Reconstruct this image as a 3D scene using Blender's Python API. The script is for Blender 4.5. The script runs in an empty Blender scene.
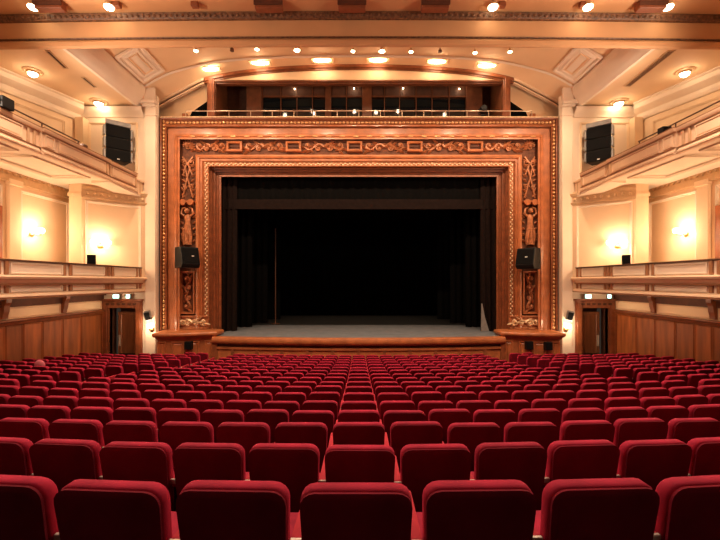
import bpy, bmesh, math, random
from mathutils import Vector, Matrix

# ------------------------------------------------------------------ camera, world, exposure
SC = bpy.context.scene
COL = SC.collection
F, CX, CY, CZ = 390.0, 358.8, 281.0, 4.0          # focal length in pixels, principal point, eye height
cam_d = bpy.data.cameras.new('camera')
cam = bpy.data.objects.new('camera', cam_d)
COL.objects.link(cam)
cam.location = (0, 0, CZ)
cam.rotation_euler = (math.pi / 2, 0, 0)
cam_d.sensor_width = 36.0
cam_d.lens = F / 720.0 * 36.0
cam_d.shift_x = (360 - CX) / 720.0
cam_d.shift_y = (CY - 270) / 720.0
cam_d.clip_end = 200
SC.camera = cam

W = bpy.data.worlds.new('world')
SC.world = W
W.use_nodes = True
W.node_tree.nodes['Background'].inputs[0].default_value = (0.02, 0.014, 0.01, 1)
W.node_tree.nodes['Background'].inputs[1].default_value = 1.0
vs = SC.view_settings
vs.view_transform = 'Standard'
vs.look = 'None'
vs.gamma = 1.0
vs.use_curve_mapping = False
vs.exposure = 0.58
SC.cycles.use_denoising = True
SC.cycles.max_bounces = 8
SC.cycles.diffuse_bounces = 5
SC.cycles.sample_clamp_indirect = 6.0

WARM = (1.0, 0.70, 0.44)
WARMER = (1.0, 0.58, 0.26)
SOFT = (1.0, 0.76, 0.56)


def light(kind, name, loc, power, color=WARM, radius=0.1, target=None, angle=100, blend=0.6):
    d = bpy.data.lights.new(name, kind)
    d.energy = power
    d.color = color
    d.shadow_soft_size = radius
    if kind == 'SPOT':
        d.spot_size = math.radians(angle)
        d.spot_blend = blend
    o = bpy.data.objects.new(name, d)
    COL.objects.link(o)
    o.location = loc
    if target is not None:
        o.rotation_euler = (Vector(target) - Vector(loc)).to_track_quat('-Z', 'Y').to_euler()
    return o


def P(px, py, Y):
    return Vector(((px - CX) * Y / F, Y, CZ + (CY - py) * Y / F))


# ------------------------------------------------------------------ added overhead spots, out of view, brightening the auditorium
for hx in (-7.5, -2.5, 2.5, 7.5):
    light('SPOT', 'added_downlight', (hx, 9.6, 11.95), 1500, SOFT, 0.12, (hx * 0.9, 8.0, 0), 125, 0.8)
for hx in (-5.0, 5.0):
    light('SPOT', 'added_rear_downlight', (hx, -1.5, 12.0), 230, SOFT, 0.12, (hx * 0.6, 1.0, 2.0), 110, 0.8)  # added behind the camera to lift the seat backs
# added stage-front spots, hidden behind the cross beam, brightening the proscenium
ADDED_SPOTS = [(hx, 12.75, 11.9) for hx in (-8.4, -5.0, -1.7, 1.7, 5.0, 8.4)]
for p in ADDED_SPOTS:
    light('SPOT', 'added_stage_spot', p, 850, WARM, 0.12, (p[0] * 0.95, 18, 7.0), 95, 0.9)
# added uplights, unseen on the balconies, brightening ceilings and beam
ADDED_UPLIGHTS = []
for sx in (-1, 1):
    for y, z, tgt, pw in ((6.6, 8.95, (sx * 2.0, 11.0, 12.0), 950), (9.4, 8.95, (sx * 2.0, 12.0, 11.6), 300), (13.0, 8.95, (sx * 3.0, 16.0, 13.9), 380), (15.6, 8.95, (sx * 10.0, 15.2, 12.0), 40)):
        p = (sx * 10.6, y, z)
        ADDED_UPLIGHTS.append(p)
        light('SPOT', 'added_uplight', p, pw, SOFT, 0.15, tgt, 120, 0.9)

# ------------------------------------------------------------------ materials
MATS = {}


def material(name, base, rough=0.6, metal=0.0, noise=None, bump=0.0, spec=0.5, sheen=0.0, emit=None, strength=0.0,
             stretch=(1, 1, 1), scale=6.0, vary=0.0, coat=0.0):
    m = bpy.data.materials.new(name)
    m.use_nodes = True
    nt = m.node_tree
    b = nt.nodes['Principled BSDF']
    b.inputs['Base Color'].default_value = (*base, 1)
    b.inputs['Roughness'].default_value = rough
    b.inputs['Metallic'].default_value = metal
    b.inputs['Specular IOR Level'].default_value = spec
    b.inputs['Sheen Weight'].default_value = sheen
    b.inputs['Sheen Roughness'].default_value = 0.4
    if sheen:
        b.inputs['Sheen Tint'].default_value = (min(1, base[0] * 2.5), base[1] * 3, base[2] * 3, 1)
    b.inputs['Coat Weight'].default_value = coat
    b.inputs['Coat Roughness'].default_value = 0.15
    if emit:
        b.inputs['Emission Color'].default_value = (*emit, 1)
        b.inputs['Emission Strength'].default_value = strength
    tc = nt.nodes.new('ShaderNodeTexCoord')
    mp = nt.nodes.new('ShaderNodeMapping')
    mp.inputs['Scale'].default_value = stretch
    nt.links.new(tc.outputs['Object'], mp.inputs['Vector'])
    nz = nt.nodes.new('ShaderNodeTexNoise')
    nz.inputs['Scale'].default_value = scale
    nz.inputs['Detail'].default_value = 5
    nt.links.new(mp.outputs['Vector'], nz.inputs['Vector'])
    col = None
    if noise:
        r = nt.nodes.new('ShaderNodeValToRGB')
        r.color_ramp.elements[0].position = 0.3
        r.color_ramp.elements[1].position = 0.7
        r.color_ramp.elements[0].color = (*[c * noise[0] for c in base], 1)
        r.color_ramp.elements[1].color = (*[min(1, c * noise[1]) for c in base], 1)
        nt.links.new(nz.outputs['Fac'], r.inputs['Fac'])
        col = r.outputs['Color']
    if vary:
        oi = nt.nodes.new('ShaderNodeObjectInfo')
        mr = nt.nodes.new('ShaderNodeMapRange')
        mr.inputs['To Min'].default_value = 1 - vary
        mr.inputs['To Max'].default_value = 1 + vary
        nt.links.new(oi.outputs['Random'], mr.inputs['Value'])
        hs = nt.nodes.new('ShaderNodeHueSaturation')
        hs.inputs['Color'].default_value = (*base, 1)
        nt.links.new(mr.outputs['Result'], hs.inputs['Value'])
        if col:
            nt.links.new(col, hs.inputs['Color'])
        col = hs.outputs['Color']
    if col:
        nt.links.new(col, b.inputs['Base Color'])
    if bump:
        bp = nt.nodes.new('ShaderNodeBump')
        bp.inputs['Strength'].default_value = bump
        bp.inputs['Distance'].default_value = 0.02
        nt.links.new(nz.outputs['Fac'], bp.inputs['Height'])
        nt.links.new(bp.outputs['Normal'], b.inputs['Normal'])
    MATS[name] = m
    return m


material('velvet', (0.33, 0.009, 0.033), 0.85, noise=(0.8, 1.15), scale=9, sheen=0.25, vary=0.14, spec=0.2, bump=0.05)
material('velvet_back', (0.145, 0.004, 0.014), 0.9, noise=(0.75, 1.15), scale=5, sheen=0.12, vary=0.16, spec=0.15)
material('velvet_arm', (0.42, 0.020, 0.035), 0.8, noise=(0.85, 1.1), scale=12, sheen=0.3, spec=0.2)
material('piping', (0.34, 0.016, 0.035), 0.6, noise=(0.9, 1.1))
material('arm_plate', (0.55, 0.48, 0.40), 0.35, metal=0.3, noise=(0.9, 1.1))
material('seat_metal', (0.012, 0.010, 0.010), 0.5, noise=(0.8, 1.2))
material('carpet', (0.035, 0.008, 0.010), 0.95, noise=(0.7, 1.2), scale=30)
material('cream', (0.82, 0.62, 0.41), 0.7, noise=(0.95, 1.04), scale=1.2)
material('cream_light', (0.80, 0.67, 0.53), 0.7, noise=(0.95, 1.04), scale=1.5)
material('balcony_paint', (0.78, 0.55, 0.36), 0.6, noise=(0.94, 1.04), scale=2)
material('balcony_brown', (0.58, 0.36, 0.20), 0.6, noise=(0.9, 1.1), scale=6)  # darker brown paint of the upper balcony posts
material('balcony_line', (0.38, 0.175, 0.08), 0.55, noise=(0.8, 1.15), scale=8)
material('ceiling_paint', (0.78, 0.54, 0.32), 0.75, noise=(0.95, 1.05), scale=0.8)
material('beam_paint', (0.66, 0.36, 0.17), 0.7, noise=(0.93, 1.05), scale=1.0)
material('gilt_strip', (0.15, 0.065, 0.028), 0.55, noise=(0.5, 1.7), scale=14, bump=0.6)
material('frame_wood', (0.41, 0.130, 0.044), 0.42, noise=(0.72, 1.18), scale=3.0, stretch=(1, 1, 1), coat=0.25)
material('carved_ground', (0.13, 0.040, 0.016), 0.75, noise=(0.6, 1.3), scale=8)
material('frame_wood_dark', (0.25, 0.072, 0.025), 0.45, noise=(0.7, 1.2), scale=4.0, coat=0.25)
material('carving', (0.42, 0.155, 0.065), 0.45, metal=0.15, noise=(0.6, 1.3), scale=9)
material('gilt', (0.80, 0.46, 0.20), 0.32, metal=0.55, noise=(0.7, 1.15), scale=12)
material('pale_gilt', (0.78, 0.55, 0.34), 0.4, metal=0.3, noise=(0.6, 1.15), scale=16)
material('dado_wood', (0.36, 0.105, 0.025), 0.55, noise=(0.6, 1.3), scale=2.2, stretch=(2.5, 2.5, 0.35), vary=0.14, coat=0.0)
material('dado_rail', (0.25, 0.072, 0.022), 0.4, noise=(0.7, 1.2), scale=4)
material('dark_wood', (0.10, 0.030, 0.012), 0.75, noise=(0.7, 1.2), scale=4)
material('door_wood', (0.20, 0.075, 0.030), 0.4, noise=(0.75, 1.2), scale=3, stretch=(3, 3, 0.4))
material('black_plastic', (0.005, 0.005, 0.0055), 0.5, spec=0.25, noise=(0.8, 1.2), scale=20)
material('grille_black', (0.004, 0.004, 0.0045), 0.8, spec=0.15, noise=(0.5, 1.5), scale=120, bump=0.3)
material('grey_metal', (0.30, 0.30, 0.30), 0.45, metal=0.6, noise=(0.8, 1.15))
material('stage_black', (0.0015, 0.0015, 0.0017), 0.95, noise=(0.7, 1.3), scale=3, spec=0.1)
material('drape_brown', (0.012, 0.0065, 0.0055), 0.9, noise=(0.7, 1.2), scale=6, spec=0.1)
material('drape_dark', (0.002, 0.0016, 0.0016), 0.9, noise=(0.7, 1.2), scale=6, spec=0.1)
material('cushion_pink', (0.55, 0.13, 0.15), 0.8, noise=(0.9, 1.1))
material('gleam_cloth', (0.22, 0.20, 0.19), 0.9, noise=(0.85, 1.1))
material('stage_floor', (0.145, 0.155, 0.175), 0.55, noise=(0.8, 1.15), scale=2.5)
material('stage_floor_black', (0.02, 0.02, 0.02), 0.5, noise=(0.7, 1.2), scale=2.5)
material('booth_wood', (0.17, 0.055, 0.020), 0.45, noise=(0.75, 1.2), scale=4)
material('booth_dark', (0.09, 0.034, 0.016), 0.6, noise=(0.75, 1.2), scale=4)
material('glass_dark', (0.006, 0.010, 0.012), 0.06, spec=0.7, noise=(0.8, 1.2))
material('rail_metal', (0.55, 0.40, 0.28), 0.35, metal=0.6, noise=(0.9, 1.1))
material('rail_dark', (0.10, 0.045, 0.025), 0.4, noise=(0.9, 1.1))
material('brown_box', (0.26, 0.075, 0.030), 0.5, noise=(0.85, 1.1))
material('lamp_glow', (1, 0.9, 0.75), 0.5, emit=(1.0, 0.80, 0.52), strength=14)
material('sconce_glow', (1, 0.9, 0.7), 0.5, emit=(1.0, 0.80, 0.48), strength=9)
material('exit_glow', (0.7, 1, 0.9), 0.5, emit=(0.45, 1.0, 0.80), strength=2.2)
material('fitting', (0.62, 0.42, 0.24), 0.4, metal=0.3, noise=(0.9, 1.1))
material('brass', (0.62, 0.38, 0.16), 0.3, metal=0.9, noise=(0.9, 1.1))
material('white_mark', (0.8, 0.8, 0.8), 0.5, noise=(0.95, 1.05))


# ------------------------------------------------------------------ mesh builder
class MB:
    def __init__(self, mirror=1):
        self.v, self.f, self.s = [], [], mirror

    def add(self, p):
        self.v.append((p[0] * self.s, p[1], p[2]))
        return len(self.v) - 1

    def box(self, x0, x1, y0, y1, z0, z1, M=None):
        c = [(x, y, z) for z in (z0, z1) for y in (y0, y1) for x in (x0, x1)]
        if M is not None:
            c = [M @ Vector(p) for p in c]
        i = [self.add(p) for p in c]
        for q in ((0, 1, 3, 2), (4, 6, 7, 5), (0, 4, 5, 1), (1, 5, 7, 3), (3, 7, 6, 2), (2, 6, 4, 0)):
            self.f.append([i[k] for k in q])
        return self

    def grid(self, rows, closed=False, caps=False):
        ids = [[self.add(p) for p in r] for r in rows]
        n = len(ids[0])
        for a, b in zip(ids, ids[1:]):
            for k in range(n if closed else n - 1):
                j = (k + 1) % n
                self.f.append([a[k], a[j], b[j], b[k]])
        if caps:
            self.f.append(ids[0][::-1])
            self.f.append(ids[-1][:])
        return self

    def face(self, pts):
        self.f.append([self.add(p) for p in pts])
        return self

    def prism(self, plan, z0, z1):
        self.grid([[(x, y, z0) for x, y in plan], [(x, y, z1) for x, y in plan]], True, True)
        return self

    def extrude(self, poly, vec):
        vec = Vector(vec)
        self.grid([poly, [Vector(p) + vec for p in poly]], True, True)
        return self

    def tube(self, path, r, n=8, r1=None, caps=True):
        path = [Vector(p) for p in path]
        rows = []
        m = len(path)
        up = None
        for k, p in enumerate(path):
            t = (path[min(k + 1, m - 1)] - path[max(k - 1, 0)]).normalized()
            if up is None:
                up = Vector((0, 0, 1)) if abs(t.z) < 0.9 else Vector((1, 0, 0))
            a = t.cross(up)
            if a.length < 1e-4:
                a = t.cross(Vector((0, 1, 0)))
            a.normalize()
            b = a.cross(t).normalized()
            up = b
            rr = r if r1 is None else r + (r1 - r) * k / (m - 1)
            rows.append([p + (a * math.cos(2 * math.pi * q / n) + b * math.sin(2 * math.pi * q / n)) * rr for q in range(n)])
        return self.grid(rows, True, caps)

    def ball(self, c, r, n=8, m=5):
        c = Vector(c)
        r = Vector(r) if hasattr(r, '__len__') else Vector((r, r, r))
        rows = []
        for k in range(m + 1):
            th = math.pi * (k + 0.02) / (m + 0.04)
            rows.append([c + Vector((r.x * math.sin(th) * math.cos(2 * math.pi * q / n),
                                     r.y * math.sin(th) * math.sin(2 * math.pi * q / n), r.z * math.cos(th))) for q in range(n)])
        return self.grid(rows, True, True)

    def lathe(self, c, prof, n=14, axis='z'):
        c = Vector(c)
        rows = []
        for r, h in prof:
            row = []
            for q in range(n):
                a = 2 * math.pi * q / n
                d = (r * math.cos(a), r * math.sin(a), h) if axis == 'z' else (r * math.cos(a), h, r * math.sin(a))
                row.append(c + Vector(d))
            rows.append(row)
        return self.grid(rows, True, True)

    def panel(self, O, u, v, n, w, h, steps):
        """Concentric rectangular loops: steps = [(inset, height), ...]; the last loop is closed with a face."""
        O, u, v, n = Vector(O), Vector(u).normalized(), Vector(v).normalized(), Vector(n).normalized()
        rows = []
        for ins, d in steps:
            rows.append([O + u * a + v * b + n * d for a, b in ((ins, ins), (w - ins, ins), (w - ins, h - ins), (ins, h - ins))])
        self.grid(rows, True)
        self.f.append([len(self.v) - 4 + k for k in range(4)])
        return self

    def rim(self, O, u, v, n, w, h, b, d):
        """A raised rectangular moulding of width b and height d."""
        O, u, v, n = Vector(O), Vector(u).normalized(), Vector(v).normalized(), Vector(n).normalized()
        rows = []
        for ins, e in ((0, 0), (b * 0.15, d), (b * 0.45, d), (b * 0.6, d * 0.5), (b * 0.9, d * 0.5), (b, 0)):
            rows.append([O + u * p + v * q + n * e for p, q in ((ins, ins), (w - ins, ins), (w - ins, h - ins), (ins, h - ins))])
        return self.grid(rows, True)

    def mesh(self, name, mat, smooth=None, bevel=0.0, seg=2):
        me = bpy.data.meshes.new(name)
        me.from_pydata(self.v, [], self.f)
        bm = bmesh.new()
        bm.from_mesh(me)
        bmesh.ops.remove_doubles(bm, verts=bm.verts, dist=1e-5)
        bmesh.ops.recalc_face_normals(bm, faces=bm.faces)
        if bevel:
            bmesh.ops.bevel(bm, geom=[e for e in bm.edges], offset=bevel, segments=seg, affect='EDGES', profile=0.6, clamp_overlap=True)
        bm.to_mesh(me)
        bm.free()
        for m in (mat if isinstance(mat, (list, tuple)) else [mat]):
            me.materials.append(MATS[m])
        if smooth:
            me.shade_smooth()
            me.set_sharp_from_angle(angle=math.radians(smooth))
        return me

    def build(self, name, mat, parent=None, smooth=None, bevel=0.0, seg=2):
        return link(name, self.mesh(name, mat, smooth, bevel, seg), parent)


def link(name, me, parent=None):
    o = bpy.data.objects.new(name, me)
    COL.objects.link(o)
    if parent is not None:
        o.parent = parent
    return o


def tag(o, label, cat, group=None, kind=None):
    o['label'] = label
    o['category'] = cat
    if group:
        o['group'] = group
    if kind:
        o['kind'] = kind
    return o


def struct(o, label=None, cat=None):
    o['kind'] = 'structure'
    if label:
        o['label'] = label
        o['category'] = cat
    return o


def thing(name, label, cat, loc=(0, 0, 0), rz=0.0, group=None):
    o = bpy.data.objects.new(name, None)
    COL.objects.link(o)
    o.location = loc
    o.rotation_euler = (0, 0, rz)
    o.empty_display_size = 0.1
    return tag(o, label, cat, group)


def at(parent, o):
    """Parent o (built in world coordinates) under an Empty without moving it."""
    o.parent = parent
    o.matrix_parent_inverse = parent_matrix(parent).inverted()
    return o


def parent_matrix(o):
    m = Matrix.Translation(o.location) @ o.rotation_euler.to_matrix().to_4x4()
    return m


rng = random.Random(7)

# ------------------------------------------------------------------ rows of seats: distances, heights, floor
ROW_Y = [1.77, 2.80, 3.75, 4.68, 5.52, 6.32, 7.12, 7.97, 8.80, 9.65, 10.5, 11.35, 12.2, 13.05, 13.9, 14.75, 15.55]
ROW_PY = [485, 445.5, 423, 410.5, 401.2, 392.6, 386.2, 381.6, 377.3, 373.4, 370.1, 367.2, 364.4, 361.8, 359.4, 357.2, 355.2]
ROW_TOP = [CZ - (py - CY) * y / F for y, py in zip(ROW_Y, ROW_PY)]
ROW_PITCH = [0.560, 0.545, 0.556, 0.548, 0.548, 0.555, 0.555, 0.555, 0.545] + [0.54] * 8
ROW_R = [20, 27, 44, 46, 46] + [45] * 12
SEAT_H = 0.95


def lerp_tab(xs, ys, x):
    if x <= xs[0]:
        return ys[0] + (ys[1] - ys[0]) / (xs[1] - xs[0]) * (x - xs[0])
    for a, b, c, d in zip(xs, xs[1:], ys, ys[1:]):
        if x <= b:
            return c + (d - c) * (x - a) / (b - a)
    return ys[-1]


def floor_z(x, y):
    R = lerp_tab(ROW_Y, ROW_R, max(1.77, min(y, 15)))
    return lerp_tab(ROW_Y, [t - SEAT_H for t in ROW_TOP], max(-5, y - x * x / (2 * R)))


ys = [-5 + 0.4 * k for k in range(56)]
xs = [-13.6 + 0.85 * k for k in range(33)]
mb = MB()
mb.grid([[(x, y, floor_z(x, y)) for x in xs] for y in ys])
struct(mb.build('floor', 'carpet', smooth=60))

# ------------------------------------------------------------------ big structure: stage house, walls, ceilings
ST = 1.56                                   # stage level


def apron_y(x):
    return 16.5 + 0.55 * (x / 6.6) ** 2


AX = [-6.40 + 12.8 * k / 48 for k in range(49)]
mb = MB()
mb.grid([[(x, apron_y(x) + 0.30, ST) for x in AX], [(x, 21.6, ST) for x in AX]])
struct(mb.build('floor_stage', 'stage_floor'))
mb = MB()
mb.grid([[(-9, 21.6, ST), (9, 21.6, ST)], [(-9, 28, ST), (9, 28, ST)]])
mb.face([(-9, 18.7, ST - 0.005), (9, 18.7, ST - 0.005), (9, 21.6, ST - 0.005), (-9, 21.6, ST - 0.005)])
struct(mb.build('floor_stage_rear', 'stage_floor_black'))
mb = MB()
mb.box(-9.2, -9.0, 18.75, 28, 0, 13).box(9.0, 9.2, 18.75, 28, 0, 13).box(-9.2, 9.2, 28, 28.2, 0, 13).box(-9.2, 9.2, 18.75, 28, 10.9, 11.1)
struct(mb.build('wall_stage_house', 'stage_black'))

# stage edge: wooden nosing, groove and fascia
root = thing('stage_apron', 'curved polished wood edge of the stage facing the front row', 'stage edge', (0, 16.6, 0))
mb = MB()
prof = [(0.30, 0.0), (0.06, 0.005), (-0.03, -0.02), (-0.06, -0.09), (-0.06, -0.20), (-0.02, -0.28), (0.05, -0.31), (0.30, -0.31)]
mb.grid([[(x, apron_y(x) + a, ST + b) for a, b in prof] for x in AX], False)
at(root, mb.build('nosing', 'frame_wood', smooth=50))
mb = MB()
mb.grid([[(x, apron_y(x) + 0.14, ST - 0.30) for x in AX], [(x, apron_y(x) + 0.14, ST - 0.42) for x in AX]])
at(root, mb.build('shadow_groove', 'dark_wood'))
mb = MB()
mb.grid([[(x, apron_y(x) + a, ST + b) for a, b in ((0.14, -0.42), (0.05, -0.43), (0.05, -0.52), (0.10, -0.54), (0.10, -1.9))] for x in AX])
at(root, mb.build('fascia', 'frame_wood', smooth=30))
for k in range(1, 12):
    x = -6.6 + 1.1 * k
    mb = MB()
    mb.box(x - 0.06, x + 0.06, apron_y(x) + 0.06, apron_y(x) + 0.14, 0.0, ST - 0.54)
    at(root, mb.build('fascia_stile', 'frame_wood_dark'))
for sx in (-1, 1):
    mb = MB(sx)
    mb.prism([(6.40, apron_y(6.4) + 0.02), (6.40, 18.2), (6.2, 18.2), (6.2, apron_y(6.4) + 0.02)], 0.0, ST - 0.02)
    at(root, mb.build('apron_return', 'frame_wood_dark'))

# ---- side walls, built for the left and mirrored
YF = 17.45                                    # plane of the walls beside the proscenium


def wall_panel_rim(mb, A, B, z0, z1, inset0, inset1, n_out, b=0.09, d=0.05):
    """Moulding rectangle on a vertical wall from A to B (plan points)."""
    A, B = Vector((*A, 0)), Vector((*B, 0))
    u = (B - A).normalized()
    L = (B - A).length
    mb.rim(A + u * inset0 + Vector((0, 0, z0)), u, (0, 0, 1), n_out, L - inset0 - inset1, z1 - z0, b, d)


for sx, side in ((-1, 'left'), (1, 'right')):
    # wall under the lower balcony, with timber dado
    m = MB(sx)
    m.box(11.46, 11.7, -5, YF, -0.6, 3.6)
    wl = struct(m.build('wall_%s_stalls' % side, 'cream'))
    m = MB(sx)
    m.box(11.40, 11.46, -5, YF, 3.14, 3.38).box(11.30, 11.46, -5, YF, 3.36, 3.5)
    m.build('wall_shade_strip', 'dark_wood', wl)  # dark strip, the shade under the balcony put into the wall colour
    m = MB(sx)
    m.grid([[(11.46, y, 2.74), (11.30, y, 2.73), (11.27, y, 2.68), (11.33, y, 2.64), (11.36, y, 2.56), (11.40, y, 2.54)] for y in (-5, YF)])
    m.build('dado_rail', 'dado_rail', wl)
    bounds = [17.25, 16.05, 15.04, 14.08, 13.27, 12.6, 11.7, 10.8, 9.9, 9.0]
    for a, b in zip(bounds[1:], bounds):
        m = MB(sx)
        zb = floor_z(11.4, a) - 0.1
        m.panel((11.45, a, zb), (0, 1, 0), (0, 0, 1), (-1, 0, 0), b - a, 2.55 - zb,
                [(0, 0), (0.012, 0.02), (0.03, 0.05), (0.05, 0.05), (0.065, 0.03), (0.08, 0.03)])
        m.build('dado_panel', 'dado_wood', wl)
    m = MB(sx)
    m.box(11.36, 11.46, 17.25, YF, -0.2, 2.6)
    m.build('dado_stile', 'dado_rail', wl)
    for yb in (12.56, 15.12, 10.0):
        m = MB(sx)
        m.extrude([(x, yb - 0.11, z) for x, z in
                   ((11.46, 3.42), (11.24, 3.42), (11.25, 3.30), (11.31, 3.20), (11.33, 3.0), (11.37, 2.88), (11.38, 2.78), (11.46, 2.76))], (0, 0.20, 0))
        m.build('bracket', 'dado_rail', wl)
    for a, b in ((12.7, 15.0), (15.25, 17.35), (10.15, 12.42)):
        m = MB(sx)
        wall_panel_rim(m, (11.46, a), (11.46, b), 2.77, 3.12, 0.02, 0.02, (-1, 0, 0), 0.05, 0.03)
        m.build('frieze_moulding', 'balcony_paint', wl)

    # wall facing the audience beside the proscenium, with its door opening
    m = MB(sx)
    m.box(9.04, 9.96, YF, YF + 0.2, -0.2, 3.6).box(11.15, 11.7, YF, YF + 0.2, -0.2, 3.6).box(9.96, 11.15, YF, YF + 0.2, 2.80, 3.6)
    m.box(9.04, 9.60, YF, YF + 0.2, 3.6, 12.3)
    m.box(9.55, 12.6, YF + 0.02, YF + 0.2, 7.6, 12.2)
    wf = struct(m.build('wall_%s_return' % side, 'cream_light'))
    # plain pilaster beside the proscenium, flutes and cap
    m = MB(sx)
    m.box(9.05, 9.52, YF - 0.10, YF + 0.02, -0.1, 11.75)
    m.build('pilaster_shaft', 'cream_light', wf, bevel=0.02, seg=1)
    m = MB(sx)
    m.box(9.04, 9.62, YF - 0.18, YF, 11.75, 11.87).box(9.02, 9.70, YF - 0.26, YF, 11.87, 12.02).box(9.08, 9.56, YF - 0.14, YF, 12.02, 12.6)
    m.box(9.0, 9.55, YF - 0.15, YF, 11.35, 11.42)
    m.build('pilaster_capital', 'cream_light', wf, bevel=0.015, seg=1)
    m = MB(sx)
    wall_panel_rim(m, (9.75, YF + 0.02), (12.2, YF + 0.02), 8.2, 11.1, 0.15, 0.1, (0, -1, 0), 0.10, 0.05)
    m.build('wall_moulding', 'cream', wf)

    # door with its architrave
    dr = thing('door_%d' % (1 if sx < 0 else 2), 'brown side door in carved timber architrave below the lower balcony', 'door', (sx * 10.55, YF, 0.0), 0, 'side doors beside the stage')
    dr['kind'] = 'structure'
    m = MB(sx)
    yb = YF - 0.09
    for x0, x1, z0, z1 in ((9.66, 9.96, 0, 3.12), (11.15, 11.44, 0, 3.12), (9.96, 11.15, 2.80, 3.12)):
        m.box(x0, x1, yb, YF + 0.01, z0, z1)
        m.box(x0 + (0.05 if z0 == 0 else 0), x1 - (0.05 if z0 == 0 else 0), yb - 0.05, yb, z0, z1 - 0.05)
    m.box(9.60, 11.46, yb - 0.10, YF, 3.12, 3.20)
    at(dr, m.build('architrave', 'frame_wood_dark', bevel=0.012, seg=1))
    m = MB(sx)
    for k in range(6):
        x = 9.95 + 0.24 * k
        m.box(x - 0.07, x + 0.07, yb - 0.09, yb - 0.04, 2.93, 3.02)
    at(dr, m.build('architrave_block', 'dark_wood', bevel=0.01, seg=1))
    m = MB(sx)
    m.box(9.93, 9.96, YF, YF + 0.5, 0, 2.8).box(11.15, 11.18, YF, YF + 0.5, 0, 2.8).box(9.93, 11.18, YF, YF + 0.5, 2.8, 2.83).box(9.9, 11.2, YF + 0.9, YF + 0.95, 0, 2.9)
    at(dr, m.build('jamb', 'dark_wood'))
    lf = MB(sx)
    lf.panel((10.10, YF + 0.30, 0.30), (1, 0, 0), (0, 0, 1), (0, -1, 0), 0.82, 2.30,
             [(0, 0), (0, 0.05), (0.12, 0.05), (0.15, 0.02), (0.17, 0.02)])
    leaf = at(dr, lf.build('door_leaf', 'door_wood'))
    m = MB(sx)
    m.box(10.16, 10.86, YF + 0.235, YF + 0.25, 0.32, 0.72)
    m.build('kick_plate', 'black_plastic', leaf).matrix_parent_inverse = Matrix()
    m = MB(sx)
    m.tube([(10.85, YF + 0.20, 1.15), (10.85, YF + 0.20, 1.45)], 0.022).box(10.80, 10.90, YF + 0.23, YF + 0.25, 1.05, 1.55)
    m.build('door_handle', 'arm_plate', leaf).matrix_parent_inverse = Matrix()

    # middle tier: wall behind the lower balcony, pier and splayed bay
    m = MB(sx)
    m.box(12.4, 12.6, 4, 17.6, 3.5, 7.95)
    m.box(11.27, 11.78, 15.85, 17.0, 3.5, 7.95)
    m.prism([(11.27, 15.85), (9.42, YF), (9.6, YF + 0.15), (11.6, 16.3)], 3.5, 7.95)
    wm = struct(m.build('wall_%s_circle' % side, 'cream'))
    m = MB(sx)
    wall_panel_rim(m, (12.4, 14.2), (12.4, 16.7), 4.0, 7.35, 0.05, 0.05, (-1, 0, 0), 0.12, 0.05)
    wall_panel_rim(m, (12.4, 10.4), (12.4, 13.6), 4.0, 7.35, 0.05, 0.05, (-1, 0, 0), 0.12, 0.05)
    n2 = Vector((-1.6, -1.85, 0))
    wall_panel_rim(m, (11.27, 15.85), (9.42, YF), 3.9, 7.30, 0.12, 0.28, n2, 0.10, 0.05)
    m.build('wall_moulding', 'cream_light', wm)
    m = MB(sx)
    m.box(12.26, 12.4, 13.70, 14.16, 3.5, 7.6).box(12.2, 12.4, 13.66, 14.2, 7.4, 7.6)
    m.box(11.24, 11.82, 15.80, 15.85, 7.45, 7.6)
    m.build('wall_pilaster', 'cream', wm, bevel=0.012, seg=1)
    m = MB(sx)
    m.box(12.25, 12.4, 8, 16.95, 7.50, 7.72).box(12.30, 12.4, 8, 16.95, 7.72, 7.95)
    uu = (Vector((9.42, YF, 0)) - Vector((11.27, 15.85, 0))).normalized()
    nn = n2.normalized()
    a0 = Vector((11.27, 15.85, 0))
    L2 = (Vector((9.42, YF, 0)) - a0).length
    ex = []
    for d, z in ((0, 7.36), (0.06, 7.38), (0.08, 7.46), (0.02, 7.48), (0.02, 7.72), (0.07, 7.74), (0.10, 7.86), (0, 7.9)):
        ex.append([a0 + nn * d + Vector((0, 0, z)), a0 + uu * L2 + nn * d + Vector((0, 0, z))])
    m.grid(ex)
    m.build('frieze', 'fitting', wm, smooth=30)
    m = MB(sx)
    for k in range(9):
        c = a0 + uu * (0.2 + 0.25 * k) + nn * 0.03 + Vector((0, 0, 7.6))
        m.ball(c, (0.09, 0.05, 0.07), 6, 4)
    for k in range(30):
        m.ball((12.29, 9.0 + 0.26 * k, 7.82), (0.03, 0.09, 0.06), 6, 4)
    m.build('frieze_ornament', 'pale_gilt', wm, smooth=60)
    m = MB(sx)
    m.box(12.33, 12.4, 12.3, 13.5, 3.6, 6.6)
    m.build('side_door_panel', 'frame_wood', wm)
    # top tier wall behind the upper balcony
    m = MB(sx)
    m.prism([(12.4, 17.6), (14.2, 12.2), (14.5, 12.2), (12.7, 17.6)], 7.4, 12.2)
    m.box(14.2, 14.4, -5, 12.25, 7.4, 12.6)
    m.box(12.55, 12.75, -5, 12.25, 3.5, 7.6)
    wu = struct(m.build('wall_%s_gallery' % side, 'cream'))
    m = MB(sx)
    A, B = Vector((12.4, 17.55, 0)), Vector((14.2, 12.2, 0))
    u3 = (B - A).normalized()
    n3 = Vector((u3.y, -u3.x, 0))
    if n3.x > 0:
        n3 = -n3
    rows = []
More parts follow.
